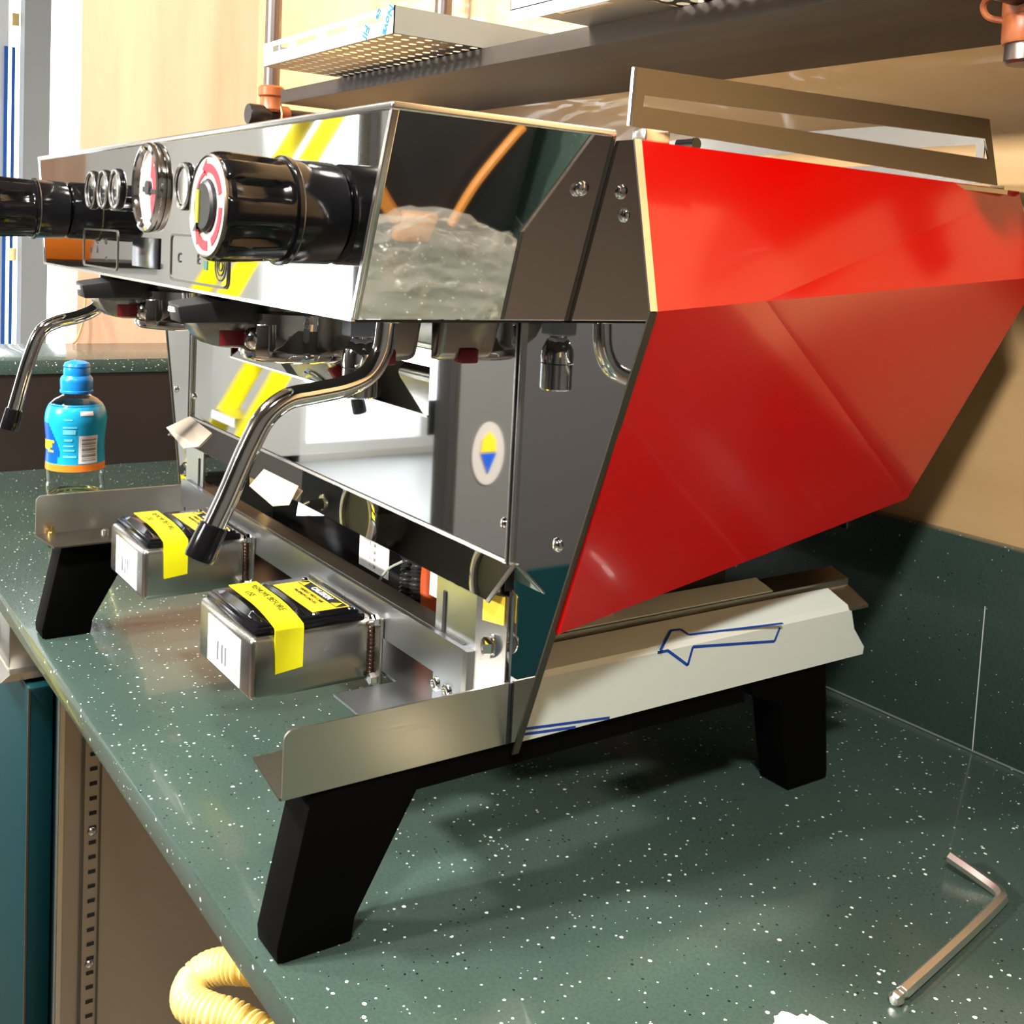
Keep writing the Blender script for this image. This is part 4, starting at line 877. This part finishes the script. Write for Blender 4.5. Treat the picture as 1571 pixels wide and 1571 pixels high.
g = G()
for k in range(12):
    z = 0.1140 + k * 0.0042; e = -32 - 1.9 * max(0, k - 3) ** 1.25 - (5 if k < 2 else 0)
    g.patch(c0, brad, dg(-100), dg(e), z, z + .00425, .0007, 8, 1)
build('navy_swoosh', g, 'label_navy', lb)
build('yellow_lettering', G().patch(c0, brad, dg(-92), dg(-56), .1300, .1335, .0011).patch(c0, brad, dg(-92), dg(-50), .1335, .1420, .0011).patch(c0, brad, dg(-66), dg(-44), .1395, .1430, .0011).patch(c0, brad, dg(-64), dg(-46), .1275, .1300, .0011), 'amber', lb)

# ------------------------------------------------------------------ hex key and crumpled tissue
KZ = 0.0038
kx = [(-0.4335, 0.6985, KZ + .006), (-0.4185, 0.6985, KZ + .004), (-0.4040, 0.6995, KZ + .001), (-0.3960, 0.6985, KZ), (-0.3915, 0.6950, KZ), (-0.3890, 0.6890, KZ), (-0.3830, 0.6600, KZ), (-0.3745, 0.6130, KZ), (-0.3650, 0.5570, KZ), (-0.3640, 0.5510, KZ)]
hk = thing('hex_key', (-0.385, 0.64, 0.0), 'silver ball end hex key lying on the worktop at the right', 'tool')
build('shank', G().tube(kx, 0.0040, 6, 3), 'key', hk, True, 20)
d = (Vector(kx[-1]) - Vector(kx[-3])).normalized()
build('ball_end', G().lathe([(0.0034, 0), (0.0027, .0022), (0.0036, .0042), (0.0044, .0066), (0.0042, .0090), (0.0028, .0108), (0.0008, .0112)], kx[-1], d, 6, phase=.3), 'key', hk, True, 20)
g = G(); bmesh.ops.create_icosphere(g.b, subdivisions=4, radius=1.0)
for v in g.b.verts:
    p = v.co.copy(); n = noise.noise(p * 2.3) * .28 + noise.noise(p * 5.5 + Vector((4, 1, 2))) * .16 + abs(noise.noise(p * 9)) * .10
    q = p * (1 + n); v.co = Vector((-0.3480 + q.x * 0.034, 0.4650 + q.y * 0.020, max(0.0003, 0.006 + q.z * 0.0095)))
tag(build('crumpled_tissue', g, 'tissue', None, True, 30, at=(-0.348, 0.464, 0.0)), 'crumpled cream tissue at the front edge of the photo', 'tissue')

# ------------------------------------------------------------------ things outside the frame, seen only in the polished steel
L = thing('step_ladder', (-3.0, -0.85, FZ), 'yellow stepladder mirrored in the machine front', 'ladder')
for yb, yt in ((0.14, -0.98), (-1.58, -1.00)):
    for x in (-2.86, -3.06):
        build('rail', G().hexa([(x - .012, yb - .03, FZ), (x + .012, yb - .03, FZ), (x + .012, yb + .03, FZ), (x - .012, yb + .03, FZ), (x - .012, yt - .03, 1.0), (x + .012, yt - .03, 1.0), (x + .012, yt + .03, 1.0), (x - .012, yt + .03, 1.0)]), 'yellow', L, False)
for k in range(6):
    t = (k + .8) / 6.6; y = 0.14 - 1.12 * t; z = FZ + 1.9 * t
    build('step', G().box(-3.048, -2.872, y - .045, y + .045, z - .012, z + .012), 'edge', L, False)
build('top_cap', G().box(-3.10, -2.82, -1.1, -0.88, 1.0, 1.05, .01), 'black_matte', L)
tc = thing('tall_cabinet', (-2.74, -1.75, FZ), 'tall grey cabinet mirrored beside the window', 'cabinet')
build('body', G().box(-2.78, -2.70, -2.75, -0.86, FZ, 1.88), mat('slate_grey_door', (0.055, 0.054, 0.056), 0, 0.6, spec=0.15), tc, False)
build('door', G().box(-2.7, -2.68, -1.10, -0.88, FZ + .1, 1.80), mat('mid_grey_door', (0.13, 0.132, 0.133), 0, 0.5, spec=0.25), tc, False)
build('plinth', G().box(-2.70, -2.685, -2.74, -0.87, FZ, -0.56), 'teal', tc, False)
st = build('round_sticker', G().prism([(-0.985 + .056 * math.cos(math.radians(k * 12)), -0.185 + .093 * math.sin(math.radians(k * 12))) for k in range(30)], 'x', -2.680, -2.677), 'ring_white', tc, False)
build('sticker_print', G().prism([(-1.012, -.180), (-0.958, -.180), (-0.962, -.145), (-0.985, -0.120), (-1.008, -.145)], 'x', -2.6768, -2.6745), 'amber', st, False)
build('sticker_print', G().prism([(-1.012, -.185), (-0.985, -.245), (-0.958, -.185)], 'x', -2.6768, -2.6745), 'label_navy', st, False)
lc = thing('low_cabinet', (-5.6, -0.8, FZ), 'low pale cabinet under the orange bin by the far wall', 'cabinet')
build('carcass', G().box(-5.9, -5.42, -1.15, -0.45, FZ, 0.22), 'frame_white', lc, False)
build('counter_top', G().box(-5.92, -5.40, -1.17, -0.43, 0.22, 0.245), 'dark_panel', lc, False)
ob = tag(build('storage_bin', G().hexa([(-5.75, -0.86, .245), (-5.5, -0.86, .245), (-5.5, -0.60, .245), (-5.75, -0.60, .245), (-5.78, -0.89, .41), (-5.47, -0.89, .41), (-5.47, -0.57, .41), (-5.78, -0.57, .41)], .01), 'orange', None, at=(-5.6, -0.73, .245)), 'orange storage bin mirrored at the left end of the machine front', 'bin')
tb = thing('tool_bag', (0.22, 0.60, 0.0), 'black tool bag with orange straps at the right of the worktop', 'bag')
build('bag_body', G().hexa([(0.06, 0.30, 0), (0.40, 0.30, 0), (0.40, 0.86, 0), (0.06, 0.86, 0), (0.10, 0.34, .30), (0.36, 0.34, .30), (0.36, 0.82, .30), (0.10, 0.82, .30)], .03, 3), 'black_matte', tb)
webbing = mat('orange_webbing', (0.36, 0.14, 0.02), 0, .6)
build('strap', G().tube([(0.056, .575, .13), (0.056, .60, .10), (0.055, .635, .06), (0.054, .66, .035)], .009, 8, 8), webbing, tb)
build('strap', G().tube([(0.078, .80, .165), (0.070, .785, .15), (0.060, .755, .09), (0.054, .74, .03)], .006, 8, 8), webbing, tb)
build('leather_tab', G().box(0.046, 0.060, .665, .715, .004, .045, .004), webbing, tb)
g = G(); bmesh.ops.create_icosphere(g.b, subdivisions=5, radius=1.0)
for v in g.b.verts:
    p = v.co.copy(); n = noise.noise(p * 2.1) * .22 + abs(noise.noise(p * 4.5)) * .22 - abs(noise.noise(p * 9)) * .08
    q = p * (1 + n); v.co = Vector((-0.10 + q.x * 0.085, 0.62 + q.y * 0.15, max(0.001, 0.055 + q.z * 0.07)))
tag(build('plastic_bag', g, 'bag', None, True, 30, at=(-0.10, 0.62, 0)), 'crumpled clear plastic bag in front of the tool bag', 'bag')
